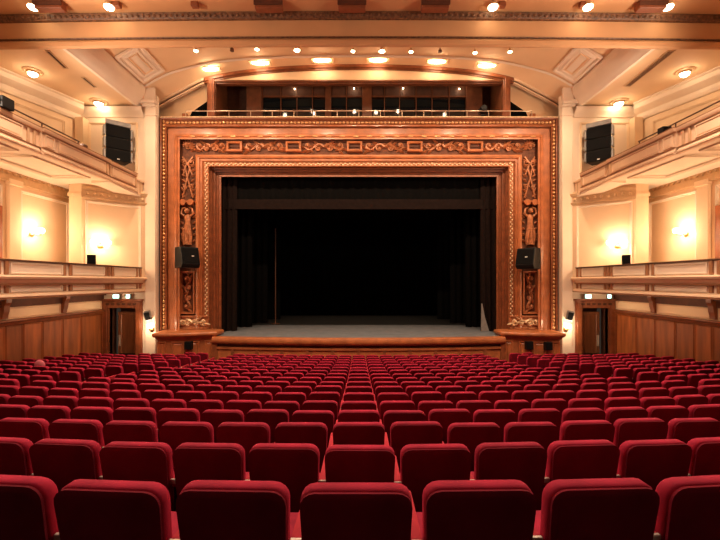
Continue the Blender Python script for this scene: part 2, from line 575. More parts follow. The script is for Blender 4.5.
    for d, z in ((0, 11.1), (0.06, 11.12), (0.10, 11.22), (0.04, 11.24), (0.04, 11.40), (0.16, 11.46), (0.30, 11.56), (0.34, 11.66), (0.34, 11.72), (0.42, 11.76), (0.42, 11.84)):
        rows.append([A + n3 * d + Vector((0, -d * 0.9, z)), B + n3 * d + Vector((0, 0, z))])
    m.grid(rows)
    m.grid([[(x, YF + 0.02 - d, z) for x in (12.5, 9.6)] for d, z in ((0, 11.3), (0.05, 11.32), (0.10, 11.44), (0.16, 11.50), (0.24, 11.60), (0.26, 11.72))])
    m.build('cornice', 'cream_light', wu, smooth=30)
    m = MB(sx)
    m.rim(A + u3 * 0.8 + n3 * 0.005 + Vector((0, 0, 8.8)), u3, (0, 0, 1), n3, 3.6, 2.1, 0.10, 0.05)
    m.box(12.1, 12.45, 17.1, 17.5, 7.6, 11.2)
    m.build('wall_moulding', 'cream', wu)

    # side ceiling and the step up to the vault
    m = MB(sx)
    m.box(9.9, 14.6, 12.3, 17.7, 11.8, 11.9)
    cs = struct(m.build('ceiling_side_%s' % side, 'ceiling_paint'))
    m = MB(sx)
    rows = []
    for x, z in ((9.95, 11.8), (9.90, 11.74), (9.78, 11.74), (9.72, 11.85), (9.62, 11.95), (9.58, 12.15), (9.50, 12.25), (9.46, 12.6)):
        rows.append([(x, 12.3, z), (x, YF + 0.05, z)])
    m.grid(rows)
    m.build('ceiling_moulding', 'cream_light', cs, smooth=40)

# rear of the room (behind the viewer)
m = MB()
m.box(-14.4, 14.4, -5.2, -5, -0.5, 12.6)
struct(m.build('wall_rear', 'dark_wood'))

# ---- vault over the front of the auditorium
VAULT = [(9.52, 12.60), (9.3, 12.72), (9.0, 12.90), (8.46, 13.17), (7.8, 13.38), (7.0, 13.57), (6.1, 13.74), (4.6, 13.87), (2.4, 13.95), (0, 13.975)]
VAULT = [(-x, z) for x, z in VAULT] + [(x, z) for x, z in VAULT[-2::-1]]
ARCH_IN = [(9.40, 12.12), (9.1, 12.31), (8.6, 12.60), (8.07, 12.87), (7.6, 13.12), (7.14, 13.33), (6.1, 13.56), (4.6, 13.77), (2.4, 13.92), (0, 13.965)]
ARCH_IN = [(-x, z) for x, z in ARCH_IN] + [(x, z) for x, z in ARCH_IN[-2::-1]]


def smooth_curve(pts, n=4):
    out = []
    for k in range(len(pts) - 1):
        p0, p1, p2, p3 = pts[max(k - 1, 0)], pts[k], pts[k + 1], pts[min(k + 2, len(pts) - 1)]
        for q in range(n):
            t = q / n
            out.append(tuple(0.5 * (2 * b + (c - a) * t + (2 * a - 5 * b + 4 * c - d) * t * t + (-a + 3 * b - 3 * c + d) * t ** 3) for a, b, c, d in zip(p0, p1, p2, p3)))
    out.append(pts[-1])
    return out


VAULT = smooth_curve(VAULT)
ARCH_IN = smooth_curve(ARCH_IN)
m = MB()
m.grid([[(x, y, z) for x, z in VAULT] for y in (12.3, 14, 15.6, 17.2)])
cv = struct(m.build('ceiling', 'ceiling_paint', smooth=60))
m = MB()
m.grid([[(x, 17.2, z) for x, z in VAULT], [(x, 17.15, z - 0.05) for x, z in VAULT], [(x, 17.22, z - 0.10) for x, z in VAULT]])
m.build('vault_edge_moulding', 'cream_light', cv, smooth=40)
m = MB()
m.grid([[(x, 17.22, z - 0.02) for x, z in VAULT], [(x * 0.5 + a * 0.5, 17.6, (z + c) / 2 + 0.03) for (x, z), (a, c) in zip(VAULT, ARCH_IN)], [(a, 18.0, c) for a, c in ARCH_IN]])
m.build('arch_soffit', 'ceiling_paint', cv, smooth=60)


def arch_strip(mb, o0, o1, y0, y1):
    """Box-section rib that follows the inner arch between two vertical offsets."""
    mb.grid([[(x, y0, z + o0) for x, z in ARCH_IN], [(x, y0, z + o1) for x, z in ARCH_IN], [(x, y1, z + o1) for x, z in ARCH_IN], [(x, y1, z + o0) for x, z in ARCH_IN]])


m = MB()
ARCH_ALL = ARCH_IN
ARCH_IN = [p for p in ARCH_ALL if abs(p[0]) < 7.2]
arch_strip(m, -0.13, 0.03, 17.93, 18.1)
arch_strip(m, -0.20, -0.13, 18.0, 18.1)
m.build('arch_rib', 'frame_wood_dark', cv, smooth=40)
for sx in (-1, 1):
    m = MB()
    ARCH_IN = [p for p in ARCH_ALL if p[0] * sx > 7.1]
    arch_strip(m, -0.10, 0.03, 17.93, 18.1)
    arch_strip(m, -0.24, -0.16, 17.97, 18.1)
    m.build('arch_rib_end', 'cream', cv, smooth=40)
    m = MB()
    arch_strip(m, -0.17, -0.10, 18.0, 18.1)
    m.build('arch_rib_band', 'gilt_strip', cv, smooth=40)
ARCH_IN = ARCH_ALL
# coffer panels on the vault haunches
for sx in (-1, 1):
    m = MB(sx)
    O = Vector((9.42, 15.0, 12.63))
    u = Vector((0, 1, 0))
    v = Vector((-0.86, 0, 0.50)).normalized()
    n = Vector((-0.50, 0, -0.86))
    m.panel(O + n * 0.01, u, v, n, 1.95, 1.12, [(0, 0), (0.02, 0.09), (0.10, 0.09), (0.13, 0.03), (0.20, 0.03), (0.24, 0.055), (0.30, 0.055), (0.34, 0.02)])
    m.build('coffer_panel', 'cream_light', cv)
    m = MB(sx)
    m.rim(O + n * 0.03 + u * 0.36 + v * 0.36, u, v, n, 1.23, 0.40, 0.06, 0.035)
    m.build('coffer_moulding', 'ceiling_paint', cv)

# ---- cross beam and the nearer ceiling


def beam_y(x):
    return 11.9 + 0.0012 * x * x


BX = [-14.4 + 0.8 * k for k in range(37)]
BEAM = [(0.14, 11.22), (0.05, 11.18), (-0.02, 11.22), (-0.04, 11.32), (0.0, 11.40), (0.03, 11.42), (0.02, 11.46), (0.02, 11.98)]
m = MB()
m.grid([[(x, beam_y(x) + d, z) for x in BX] for d, z in BEAM])
m.grid([[(x, beam_y(x) + 0.14, 11.22) for x in BX], [(x, beam_y(x) + 0.14, 14.1) for x in BX]])
bm_ = struct(m.build('ceiling_beam', 'beam_paint', smooth=30))
m = MB()
m.grid([[(x, beam_y(x) + d, z) for x in BX] for d, z in ((0.02, 11.42), (-0.035, 11.41), (-0.05, 11.44), (0.02, 11.455))])
m.build('beam_fillet', 'gilt_strip', bm_)
m = MB()
m.grid([[(x, beam_y(x) + d, z) for x in BX] for d, z in ((0.02, 11.97), (-0.05, 11.98), (-0.10, 12.06), (-0.12, 12.15), (-0.05, 12.17))])
m.build('beam_gilt_band', 'gilt_strip', bm_, smooth=40)
m = MB()
x = -12.0
while x < 12.0:
    m.ball((x, beam_y(x) - 0.10, 12.06), (0.06, 0.03, 0.05), 6, 4)
    x += 0.17
o = m.build('egg_ornament', 'gilt_strip', bm_, smooth=60)
o['kind'] = 'stuff'
m = MB()
m.grid([[(x, beam_y(x) - 0.05, 12.17) for x in BX], [(x, 10.4, 12.28) for x in BX], [(x, -5, 12.4) for x in BX]])
m.box(-14.4, 14.4, -5, 12.2, 14.1, 14.2)
struct(m.build('ceiling_auditorium', 'beam_paint', smooth=40))

# ------------------------------------------------------------------ proscenium frame
YP = 18.0
SP = F / YP


def hw(px):
    return (CX - px) / SP


def zt(py):
    return CZ + (CY - py) / SP


ZB = 1.78
pro = thing('proscenium_arch', 'carved and gilded timber proscenium frame around the dark stage opening', 'proscenium', (0, YP, 0))


def uframe(name, prof, mat, smooth=30, zb=ZB):
    m = MB()
    m.grid([[(-h, y, zb), (-h, y, z), (h, y, z), (h, y, zb)] for h, z, y in prof])
    return at(pro, m.build(name, mat, smooth=smooth))


def lerp_prof(px0, py0, px1, py1, pts):
    """pts = [(t, y)], t from the outer (0) to the inner (1) rectangle."""
    return [((CX - px0 - (px1 - px0) * t) * y / F, CZ + (CY - py0 - (py1 - py0) * t) * y / F, y) for t, y in pts]


uframe('outer_moulding', [(8.98, 11.40, 18.6)] + lerp_prof(159.8, 116.7, 167.3, 127.8,
       [(0, 18.1), (0, 17.62), (0.10, 17.56), (0.22, 17.58), (0.30, 17.66), (0.40, 17.70), (0.62, 17.70), (0.70, 17.66), (0.85, 17.62), (0.95, 17.66), (1.0, 17.80)]), 'frame_wood_dark')
uframe('flat_band', lerp_prof(167.3, 127.8, 180, 139.5,
       [(0, 17.80), (0.05, 17.76), (0.55, 17.78), (0.58, 17.74), (0.72, 17.72), (0.80, 17.76), (0.84, 17.74), (0.97, 17.74), (1.0, 17.98)]), 'frame_wood')
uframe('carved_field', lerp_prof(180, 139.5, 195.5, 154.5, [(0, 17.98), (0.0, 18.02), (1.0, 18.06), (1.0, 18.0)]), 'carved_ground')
uframe('inner_moulding', lerp_prof(195.5, 154.5, 203, 161.5, [(0, 18.0), (0.05, 17.86), (0.25, 17.83), (0.5, 17.86), (0.6, 17.92), (0.9, 17.93), (1.0, 17.98)]), 'frame_wood')
uframe('bead_field', lerp_prof(203, 161.5, 209.2, 166.8, [(0, 17.98), (0.1, 17.93), (0.2, 17.98), (0.8, 17.98), (0.9, 17.93), (1.0, 17.98)]), 'carving')
uframe('reveal', lerp_prof(209.2, 166.8, 221.5, 177.2,
       [(0, 17.98), (0.0, 18.18), (0.25, 18.20), (0.28, 18.32), (0.5, 18.34), (0.55, 18.46), (0.75, 18.48), (0.8, 18.40), (0.95, 18.40), (1.0, 18.45), (1.0, 18.80)]), 'frame_wood_dark', zb=ST)


def along_u(px, py, y, step):
    """Points and directions around the U-shaped path."""
    h, z = (CX - px) * y / F, CZ + (CY - py) * y / F
    pts = []
    n = int((z - ZB) / step)
    for k in range(n + 1):
        pts.append((-h, ZB + 0.1 + k * step, 0))
    n2 = int(2 * h / step)
    for k in range(1, n2 + 1):
        pts.append((-h + k * step, z, 1))
    for k in range(n + 1):
        pts.append((h, ZB + 0.1 + k * step, 0))
    return pts


def stuff_part(name, m, mat, smooth=60):
    o = at(pro, m.build(name, mat, smooth=smooth))
    o['kind'] = 'stuff'
    return o


m = MB()
for k, (x, z, hor) in enumerate(along_u(163.7, 122.6, 17.67, 0.17)):
    r = (0.075, 0.05, 0.055) if hor else (0.055, 0.05, 0.075)
    m.ball((x, 17.67, z), r, 6, 4)
stuff_part('egg_ornament', m, 'gilt')
m = MB()
for k, (x, z, hor) in enumerate(along_u(206.2, 164.2, 17.95, 0.105)):
    s = 0.035 if k % 2 else -0.035
    if hor:
        m.ball((x, 17.95, z + s), (0.055, 0.04, 0.04), 5, 4)
    else:
        m.ball((x + s, 17.95, z), (0.04, 0.04, 0.055), 5, 4)
stuff_part('leaf_ornament', m, 'pale_gilt')
m = MB()
for k, (x, z, hor) in enumerate(along_u(178.4, 136.2, 17.71, 0.62)):
    if hor:
        m.ball((x, 17.72, z), (0.14, 0.03, 0.035), 6, 4)
stuff_part('gilt_spray', m, 'gilt')
m = MB()
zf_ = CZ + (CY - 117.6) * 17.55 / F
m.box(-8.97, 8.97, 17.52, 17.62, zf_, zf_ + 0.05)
at(pro, m.build('top_highlight', 'pale_gilt', bevel=0.012, seg=1))  # pale strip, the lit top edge put into its colour

# ---- carving helpers: everything in (u along, v across, d out) on a face


def leaf_shape(m, mp, u, v, ang, L, w, d=0.05):
    c, s = math.cos(ang), math.sin(ang)

    def q(a, b, e):
        return mp(u + c * a - s * b, v + s * a + c * b, e)
    base, tip = q(0, 0, 0.01), q(L, 0, 0.02)
    l1, r1 = q(L * 0.35, w, 0.0), q(L * 0.35, -w, 0.0)
    l2, r2 = q(L * 0.7, w * 0.7, 0.01), q(L * 0.7, -w * 0.7, 0.01)
    m1, m2 = q(L * 0.35, 0, d), q(L * 0.7, 0, d * 0.9)
    for f in ((base, l1, m1), (base, m1, r1), (l1, l2, m2, m1), (m1, m2, r2, r1), (l2, tip, m2), (m2, tip, r2)):
        m.face(f)


def spiral(m, mp, u, v, r, a0, turns, sgn, rad=0.035, d=0.05):
    pts = []
    n = int(14 * turns)
    for k in range(n + 1):
        t = k / n
        rr = r * (1 - 0.85 * t)
        a = a0 + sgn * 2 * math.pi * turns * t
        pts.append(mp(u + rr * math.cos(a), v + rr * math.sin(a), d * (0.5 + 0.7 * t)))
    m.tube(pts, rad, 5, rad * 0.55)
    m.ball(mp(u, v, d), rad * 1.5, 6, 4)


def foliage(m, mp, L, H, seed):
    """Acanthus scrolls symmetric about the middle of a bay of length L."""
    r_ = random.Random(seed)
    h = H * 0.5
    for sg in (-1, 1):
        stem = []
        for k in range(15):
            t = k / 14
            stem.append(mp(sg * t * L * 0.46, math.sin(t * 2 * math.pi) * h * 0.45, 0.05))
        m.tube(stem, 0.06, 5, 0.035)
        spiral(m, mp, sg * L * 0.13, -h * 0.22, h * 0.50, math.pi / 2, 1.1, -sg, 0.045, 0.08)
        spiral(m, mp, sg * L * 0.37, h * 0.22, h * 0.50, -math.pi / 2, 1.1, sg, 0.045, 0.08)
        n = max(8, int(L * 5))
        for k in range(n):
            t = (k + 0.5) / n
            u0 = sg * t * L * 0.46
            v0 = math.sin(t * 2 * math.pi) * h * 0.45
            a = (0 if sg > 0 else math.pi) + r_.uniform(0.15, 0.7) * (1 if k % 2 else -1)
            leaf_shape(m, mp, u0, v0, a, h * r_.uniform(0.9, 1.35), h * 0.24, 0.14)
            leaf_shape(m, mp, u0, v0 * 0.4, a + math.pi + r_.uniform(-0.5, 0.5), h * r_.uniform(0.6, 1.0), h * 0.2, 0.11)


YC = 17.99                                       # carved face
zc = (zt(140.5) + zt(154)) / 2
Hc = zt(140.5) - zt(154)
boxes = [235, 293.8, 354.5, 414.5, 474.5]
bxs = [-hw(p) for p in boxes]


def top_map(x0):
    return lambda u, v, d: Vector((x0 + u, YC + 0.03 - d, zc + v))


for k, x in enumerate(bxs):
    m = MB()
    m.panel((x - 0.36, YC + 0.03, zc - 0.24), (1, 0, 0), (0, 0, 1), (0, -1, 0), 0.72, 0.48,
            [(0, 0), (0.01, 0.16), (0.07, 0.18), (0.10, 0.16), (0.11, 0.02)])
    cb = at(pro, m.build('cartouche', 'frame_wood'))
    m = MB()
    m.box(x - 0.25, x + 0.25, YC - 0.005, YC + 0.012, zc - 0.13, zc + 0.13).box(x - 0.25, x + 0.25, YC - 0.06, YC - 0.03, zc - 0.02, zc + 0.01)
    mm = m.build('cartouche_grille', 'dark_wood', cb)
    mm.matrix_parent_inverse = cb.matrix_parent_inverse.inverted() @ cb.matrix_parent_inverse
spans = list(zip([-hw(196)] + [x + 0.42 for x in bxs], [x - 0.42 for x in bxs] + [hw(196)]))
for k, (a, b) in enumerate(spans):
    m = MB()
    foliage(m, top_map((a + b) / 2), b - a, Hc * 0.96, 11 + k)
    at(pro, m.build('carved_scroll', 'carving', smooth=50))
hc = (hw(181) + hw(195)) / 2
Wc = hw(181) - hw(195)


def relief_figure(m, mp, H):
    """A small carved standing figure with raised arms and drapery, height H."""
    s = H / 1.9
    m.ball(mp(0, 0.80 * s, 0.13), 0.13 * s, 8, 6)
    for pts in ([(0, 0.66, 0.07), (0, 0.5, 0.16), (0, 0.25, 0.12), (0, 0.0, 0.15), (0.02, -0.3, 0.13), (0.06, -0.6, 0.11), (0.05, -0.88, 0.09)],):
        rads = [0.06, 0.17, 0.13, 0.18, 0.17, 0.13, 0.16]
        rows = []
        for (u, v, d), r in zip(pts, rads):
            rows.append([mp((u + r * math.cos(a)) * s, v * s, (d * 0.6 + 0.6 * r * math.sin(a)) * s) for a in [2 * math.pi * q / 8 for q in range(8)]])
        m.grid(rows, True, True)
    for sg in (-1, 1):
        m.tube([mp(sg * 0.14 * s, 0.52 * s, 0.10), mp(sg * 0.30 * s, 0.66 * s, 0.11), mp(sg * 0.24 * s, 0.90 * s, 0.10), mp(sg * 0.10 * s, 0.98 * s, 0.08)], 0.065 * s, 6, 0.04 * s)
        m.tube([mp(sg * 0.10 * s, -0.1 * s, 0.12), mp(sg * 0.20 * s, -0.5 * s, 0.13), mp(sg * 0.16 * s, -0.9 * s, 0.08)], 0.10 * s, 6, 0.06 * s)
        for k in range(5):
            leaf_shape(m, mp, sg * 0.22 * s, (-0.75 + 0.3 * k) * s, (0.7 if sg > 0 else math.pi - 0.7), 0.22 * s, 0.07 * s, 0.06)


for sx in (-1, 1):
    def jm(z0):
        return lambda u, v, d: Vector((hc + u, YC + 0.03 - d, z0 + v))

    def jmr(z0):                                    # rotated: along runs up
        return lambda u, v, d: Vector((hc + v, YC + 0.03 - d, z0 + u))
    # corner shell
    m = MB(sx)
    z0 = zt(147)
    for k in range(9):
        a = math.pi * 0.25 + math.pi * (0.5 + k / 8.0) - math.pi * 0.25
        leaf_shape(m, jm(z0), 0, 0, a - math.pi / 2 + math.pi / 8, 0.36, 0.07, 0.10)
    spiral(m, jm(z0), 0, 0, 0.2, 0, 1.3, 1, 0.035, 0.08)
    at(pro, m.build('corner_shell', 'carving', smooth=50))
    # ribbon panel with crossing bands
    m = MB(sx)
    za, zb_ = zt(156), zt(199)
    zm = (za + zb_) / 2
    hh = (za - zb_) / 2
    mp = jm(zm)
    for s in (-1, 1):
        m.tube([mp(s * 0.22, hh * 0.1, 0.04), mp(s * 0.05, hh * 0.55, 0.08), mp(-s * 0.24, hh * 0.95, 0.04)], 0.04, 5)
        m.tube([mp(s * 0.24, -hh * 0.95, 0.04), mp(s * 0.02, -hh * 0.1, 0.08), mp(-s * 0.12, hh * 0.5, 0.05)], 0.04, 5)
        for k in range(8):
            leaf_shape(m, mp, s * 0.12, -hh * 0.9 + k * hh * 0.23, 0.6 if s > 0 else math.pi - 0.6, 0.24, 0.07, 0.09)
        spiral(m, mp, s * 0.17, hh * 0.70, 0.15, 0, 1.3, s, 0.03, 0.07)
        spiral(m, mp, s * 0.15, -hh * 0.45, 0.14, 0, 1.3, -s, 0.03, 0.07)
    at(pro, m.build('carved_ribbon', 'carving', smooth=50))
    # console
    m = MB(sx)
    z0 = zt(202.5)
    m.box(hc - 0.34, hc + 0.34, YC - 0.20, YC + 0.06, z0 - 0.02, z0 + 0.05)
    m.lathe((hc - 0.17, YC - 0.12, z0 - 0.02), [(0.02, -0.09), (0.14, -0.08), (0.15, 0.06), (0.13, 0.1), (0.02, 0.1)], 10, 'y')
    m.lathe((hc + 0.17, YC - 0.12, z0 - 0.02), [(0.02, -0.09), (0.14, -0.08), (0.15, 0.06), (0.13, 0.1), (0.02, 0.1)], 10, 'y')
    at(pro, m.build('console', 'frame_wood', smooth=40))
    # carved figure
    m = MB(sx)
    relief_figure(m, jm(zt(227)), 1.75)
    at(pro, m.build('carved_figure', 'carving', smooth=50))
    # framed foliage panel below the loudspeaker
    m = MB(sx)
    zlo, zhi = zt(314), zt(271)
    m.rim((hc - 0.35, YC + 0.04, zlo), (1, 0, 0), (0, 0, 1), (0, -1, 0), 0.70, zhi - zlo, 0.11, 0.15)
    at(pro, m.build('panel_moulding', 'frame_wood'))
    m = MB(sx)
    foliage(m, jmr((zlo + zhi) / 2), (zhi - zlo) * 0.86, 0.46, 31)
    at(pro, m.build('carved_spray', 'carving', smooth=50))
    # plinth relief
    m = MB(sx)
    xa, xb = hw(178.5), hw(209)
    zlo, zhi = ZB + 0.02, zt(315.5)
    m.box(xb, xa, 17.90, 18.05, zlo, zhi)
    m.box(xb, xa, 17.84, 17.92, zhi - 0.06, zhi).box(xb, xa, 17.84, 17.92, zlo, zlo + 0.08)
    pl = at(pro, m.build('plinth', 'carving', bevel=0.012, seg=1))
    m = MB(sx)
    foliage(m, lambda u, v, d: Vector(((xa + xb) / 2 + u, 17.89 - d, (zlo + zhi) / 2 + v)), xa - xb - 0.1, zhi - zlo - 0.16, 55)
    at(pro, m.build('plinth_scroll', 'pale_gilt', smooth=50))

    # pedestal with its curved ledge
    pd = thing('proscenium_pedestal', 'curved timber pedestal and ledge carrying one side of the proscenium', 'pedestal', (sx * 7.7, 17.2, 0), 0, 'proscenium pedestals')
    front = []
    for k in range(13):
        t = k / 12
        front.append((8.66 + (6.42 - 8.66) * t, 16.80 + 0.42 * t - 0.20 * math.sin(math.pi * t) * (1 - t)))
    m = MB(sx)
    m.prism(front + [(6.42, 18.0), (8.66, 18.0)], 0.0, 1.50)
    at(pd, m.build('pedestal_body', 'frame_wood', smooth=25))
    m = MB(sx)
    cx_, cy_ = 7.55, 17.9

    def off(p, d):
        v = Vector((p[0] - cx_, p[1] - cy_))
        v.normalize()
        return (p[0] + v.x * d, p[1] + v.y * d)
    rows = []
    for d, z in ((0.02, 1.46), (0.06, 1.50), (0.10, 1.52), (0.12, 1.58), (0.20, 1.60), (0.24, 1.66), (0.23, 1.74), (0.18, 1.78), (0.0, 1.79)):
        rows.append([(*off(p, d), z) for p in [(8.66, 17.9)] + front + [(6.42, 17.9)]])
    m.grid(rows)
    m.face([(x, y, 1.79) for x, y in front + [(6.42, 18.0), (8.66, 18.0)]])
    at(pd, m.build('ledge', 'frame_wood', smooth=45))
    for t0, t1 in ((0.03, 0.20), (0.27, 0.47), (0.53, 0.72), (0.80, 0.97)):
        m = MB(sx)
        i0, i1 = front[round(t0 * 12)], front[round(t1 * 12)]
        A2, B2 = Vector((*i0, 0)), Vector((*i1, 0))
        u = (B2 - A2).normalized()
        nrm = Vector((u.y, -u.x, 0))
        if nrm.y > 0:
            nrm = -nrm
        m.panel(A2 + nrm * -0.01 + Vector((0, 0, 0.25)), u, (0, 0, 1), nrm, (B2 - A2).length, 1.15, [(0, 0), (0.01, 0.06), (0.06, 0.06), (0.09, 0.025), (0.12, 0.025), (0.15, 0.045)])
        at(pd, m.build('pedestal_panel', 'frame_wood'))
    # small floor-level loudspeakers set on the pedestal face
    for t in ((0.62,) if sx < 0 else (0.62, 0.22)):
        i = front[round(t * 12)]
        sp = thing('front_fill_speaker', 'small black loudspeaker on the pedestal under the proscenium ledge', 'speaker', (sx * i[0], i[1] - 0.16, 1.05), 0, 'small speakers on the pedestals')
        m = MB()
        m.box(-0.15, 0.15, -0.06, 0.16, 0, 0.34)
        m.build('cabinet', 'black_plastic', sp, bevel=0.015)
        m = MB()
        m.box(-0.125, 0.125, -0.075, -0.06, 0.03, 0.31)
        m.build('grille', 'grille_black', sp)

# ------------------------------------------------------------------ lighting booth above the proscenium
ZL = CZ + (CY - 116.7) * 17.6 / F                                   # top of the frame
bo = thing('lighting_booth', 'dark glazed lighting booth behind a rail above the proscenium', 'booth', (0, 18.5, ZL))
m = MB()
xo, zo = hw(214.3), zt(80.5)
m.grid([[(x, 18.06, z - 0.2) for x, z in ARCH_IN], [(x, 18.06, min(z - 0.2, zo)) for x, z in ARCH_IN]])
at(bo, m.build('tympanum', 'ceiling_paint'))
m = MB()
m.box(-xo - 0.3, xo + 0.3, 17.98, 18.1, zo - 0.05, zo + 0.03).box(-xo - 0.05, xo + 0.05, 18.06, 18.3, zo - 0.12, zo - 0.05)
at(bo, m.build('lintel', 'booth_wood', bevel=0.012, seg=1))
for sx in (-1, 1):
    m = MB(sx)
    m.box(xo, xo + 0.32, 17.96, 18.14, ZL, zo + 0.22).box(xo + 0.06, xo + 0.24, 17.92, 17.97, ZL, zo + 0.16)
    at(bo, m.build('booth_post', 'frame_wood_dark', bevel=0.015, seg=1))
    m = MB(sx)
    m.box(xo - 0.02, xo + 0.02, 18.1, 19.8, ZL, zo + 0.8)
    at(bo, m.build('booth_side', 'booth_wood'))
    # dark opening between post and arch
    m = MB(sx)
    pts = [(xo + 0.32, 18.30, ZL), (8.05, 18.30, ZL), (7.85, 18.30, ZL + 0.5), (7.55, 18.30, ZL + 0.72), (xo + 0.32, 18.30, ZL + 1.1)]
    m.extrude(pts, (0, 0.05, 0))
    at(bo, m.build('side_opening', 'stage_black'))
    m = MB(sx)
    m.box(8.02, 8.26, 18.2, 18.45, ZL, ZL + 0.42)
    at(bo, m.build('opening_stub', 'frame_wood', bevel=0.03))
    m = MB(sx)
    m.box(xo, 9.4, 18.36, 18.42, ZL - 0.1, 13.5)
    at(bo, m.build('booth_back_wall', 'ceiling_paint'))
m = MB()
m.box(-xo, xo, 18.1, 19.9, ZL - 0.12, ZL - 0.02).box(-xo, xo, 18.1, 19.9, zo + 0.78, zo + 0.88).box(-xo, xo, 19.75, 19.9, ZL, zo + 0.8)
at(bo, m.build('booth_shell', 'booth_dark'))
m = MB()
m.box(-8.95, 8.95, 17.66, 18.3, ZL - 0.04, ZL)
at(bo, m.build('booth_sill', 'frame_wood'))
YW = 19.4
SW = F / YW


def wx(p):
    return (p - CX) / SW


def wz(p):
    return CZ + (CY - p) / SW


mull = [262.5, 281, 297, 312.5, 325.5]
mull2 = [331, 346.5, 362.5]
mull3 = [371.5, 384.5, 399.5, 416, 432, 449, 466]
panes = [(a, b) for mm_ in (mull, mull2, mull3) for a, b in zip(mm_, mm_[1:])]
for k, (a, b) in enumerate(panes):
    m = MB()
    m.box(wx(a) + 0.02, wx(b) - 0.02, YW + 0.02, YW + 0.03, wz(118), wz(97.5))
    o = at(bo, m.build('window_pane', 'glass_dark'))
    o.rotation_euler = (rng.uniform(-0.004, 0.004), 0, 0)
    m = MB()
    m.box(wx(a) + 0.03, wx(b) - 0.03, YW, YW + 0.03, wz(96), wz(86))
    at(bo, m.build('transom_panel', 'booth_dark', bevel=0.008, seg=1))
m = MB()
m.box(wx(247), wx(466), YW - 0.05, YW + 0.03, wz(97.4), wz(96))
m.box(wx(247), wx(480), YW - 0.05, YW + 0.03, wz(86), wz(81))
at(bo, m.build('transom_rail', 'booth_wood'))
for p in sorted(set(mull + mull2 + mull3)):
    m = MB()
    m.box(wx(p) - 0.02, wx(p) + 0.02, YW - 0.04, YW + 0.03, wz(118), wz(84))
    at(bo, m.build('mullion', 'booth_wood'))
for a, b in ((247, 262), (325.5, 331), (362.5, 371.5), (466, 482)):
    m = MB()
    m.box(wx(a), wx(b), YW - 0.10, YW + 0.05, wz(118), wz(82))
    at(bo, m.build('booth_pier', 'booth_wood', bevel=0.012, seg=1))
for px, py in ((295, 89.5), (403, 89), (459, 89.5), (354, 89)):
    m = MB()
    m.ball((wx(px), YW - 0.06, wz(py)), 0.03, 8, 5)
    at(bo, m.build('indicator_lamp', 'lamp_glow'))
    light('POINT', 'booth_light', (wx(px), YW - 0.3, wz(py)), 3.0, WARM, 0.05)
rail = thing('booth_rail', 'thin metal guard rail along the top of the proscenium', 'rail', (0, 17.8, ZL))
m = MB()
zr = CZ + (CY - 111) * 17.8 / F
m.tube([(-7.9, 17.8, zr), (7.9, 17.8, zr)], 0.022, 6)
at(rail, m.build('top_rail', 'rail_metal'))
for k in range(17):
    m = MB()
    x = -7.9 + 15.8 * k / 16
    m.tube([(x, 17.8, ZL), (x, 17.8, zr)], 0.018, 6)
    at(rail, m.build('stanchion', 'rail_metal'))

# a spotlight standing in the booth
sl = thing('booth_spotlight', 'black theatre spotlight standing on the sill of the lighting booth', 'spotlight', tuple(P(483, 116.5, 17.95)))
m = MB()
m.lathe((0, 0, 0.32), [(0.02, -0.2), (0.13, -0.19), (0.16, 0.0), (0.15, 0.16), (0.12, 0.17), (0.11, 0.10), (0.01, 0.09)], 12, 'y')
m.build('spotlight_body', 'black_plastic', sl, smooth=40)
m = MB()
m.tube([(-0.2, 0, 0.32), (-0.2, 0, 0.1), (0, 0, 0.06), (0.2, 0, 0.1), (0.2, 0, 0.32)], 0.02, 6).box(-0.1, 0.1, -0.1, 0.1, 0, 0.06)
m.build('yoke', 'black_plastic', sl)

# ------------------------------------------------------------------ drapes on the stage


def drape(m, x0, x1, y, z0, z1, folds, amp=0.10):
    n = folds * 6
    rows = []
    for z in (z0, z0 + (z1 - z0) * 0.5, z1):
        rows.append([(x0 + (x1 - x0) * k / n, y + amp * math.sin(2 * math.pi * folds * k / n + z * 0.2) * (1.0 if z < z1 else 0.7), z) for k in range(n + 1)])
    m.grid(rows)
    m.grid([[(p[0], p[1] + 0.05, p[2]) for p in r] for r in rows])


for sx in (-1, 1):
    m = MB(sx)
    drape(m, 5.95, 7.0, 19.0, ST + 0.01, 9.5, 4, 0.07)
    tag(m.build('stage_curtain', 'drape_brown', smooth=60), 'dark brown pleated side curtain just inside the proscenium', 'curtain', 'brown side curtains')
    for k, (y, xi, mat) in enumerate(((20.6, 5.65, 'drape_dark'), (22.6, 5.3, 'drape_dark'), (24.8, 5.0, 'stage_black'))):
        m = MB(sx)
        drape(m, xi, 8.6, y, ST + 0.01, 10.2, 9, 0.07)
        tag(m.build('masking_curtain', mat, smooth=60), ('black masking leg hanging directly behind the brown side curtain', 'black masking leg hanging in the middle of the stage wings', 'black masking leg hanging deepest in the stage')[k], 'curtain', 'black masking legs, pair %d' % (k + 1))
m = MB()
drape(m, -7.2, 7.2, 19.15, 7.55, 10.4, 26, 0.04)
tag(m.build('stage_border', 'drape_dark', smooth=60), 'dark brown border curtain across the top of the stage opening', 'curtain')
m = MB()
m.box(-7.2, 7.2, 18.98, 19.06, 7.5, 7.98)
tag(m.build('border_hem', 'drape_brown'), 'flat brown pelmet strip along the foot of the border curtain', 'pelmet')
m = MB()
drape(m, -8.6, 8.6, 27.6, ST + 0.01, 10.6, 30, 0.06)
tag(m.build('backdrop_curtain', 'stage_black', smooth=60), 'black curtain closing off the rear of the stage', 'curtain')
for k, (y, z) in enumerate(((21.4, 7.9), (23.6, 7.7))):
    m = MB()
    drape(m, -8.6, 8.6, y, z, 10.8, 30, 0.04)
    tag(m.build('masking_border', 'stage_black', smooth=60), ('black masking border hanging above the front of the stage', 'black masking border hanging above the rear of the stage')[k], 'curtain')
m = MB()
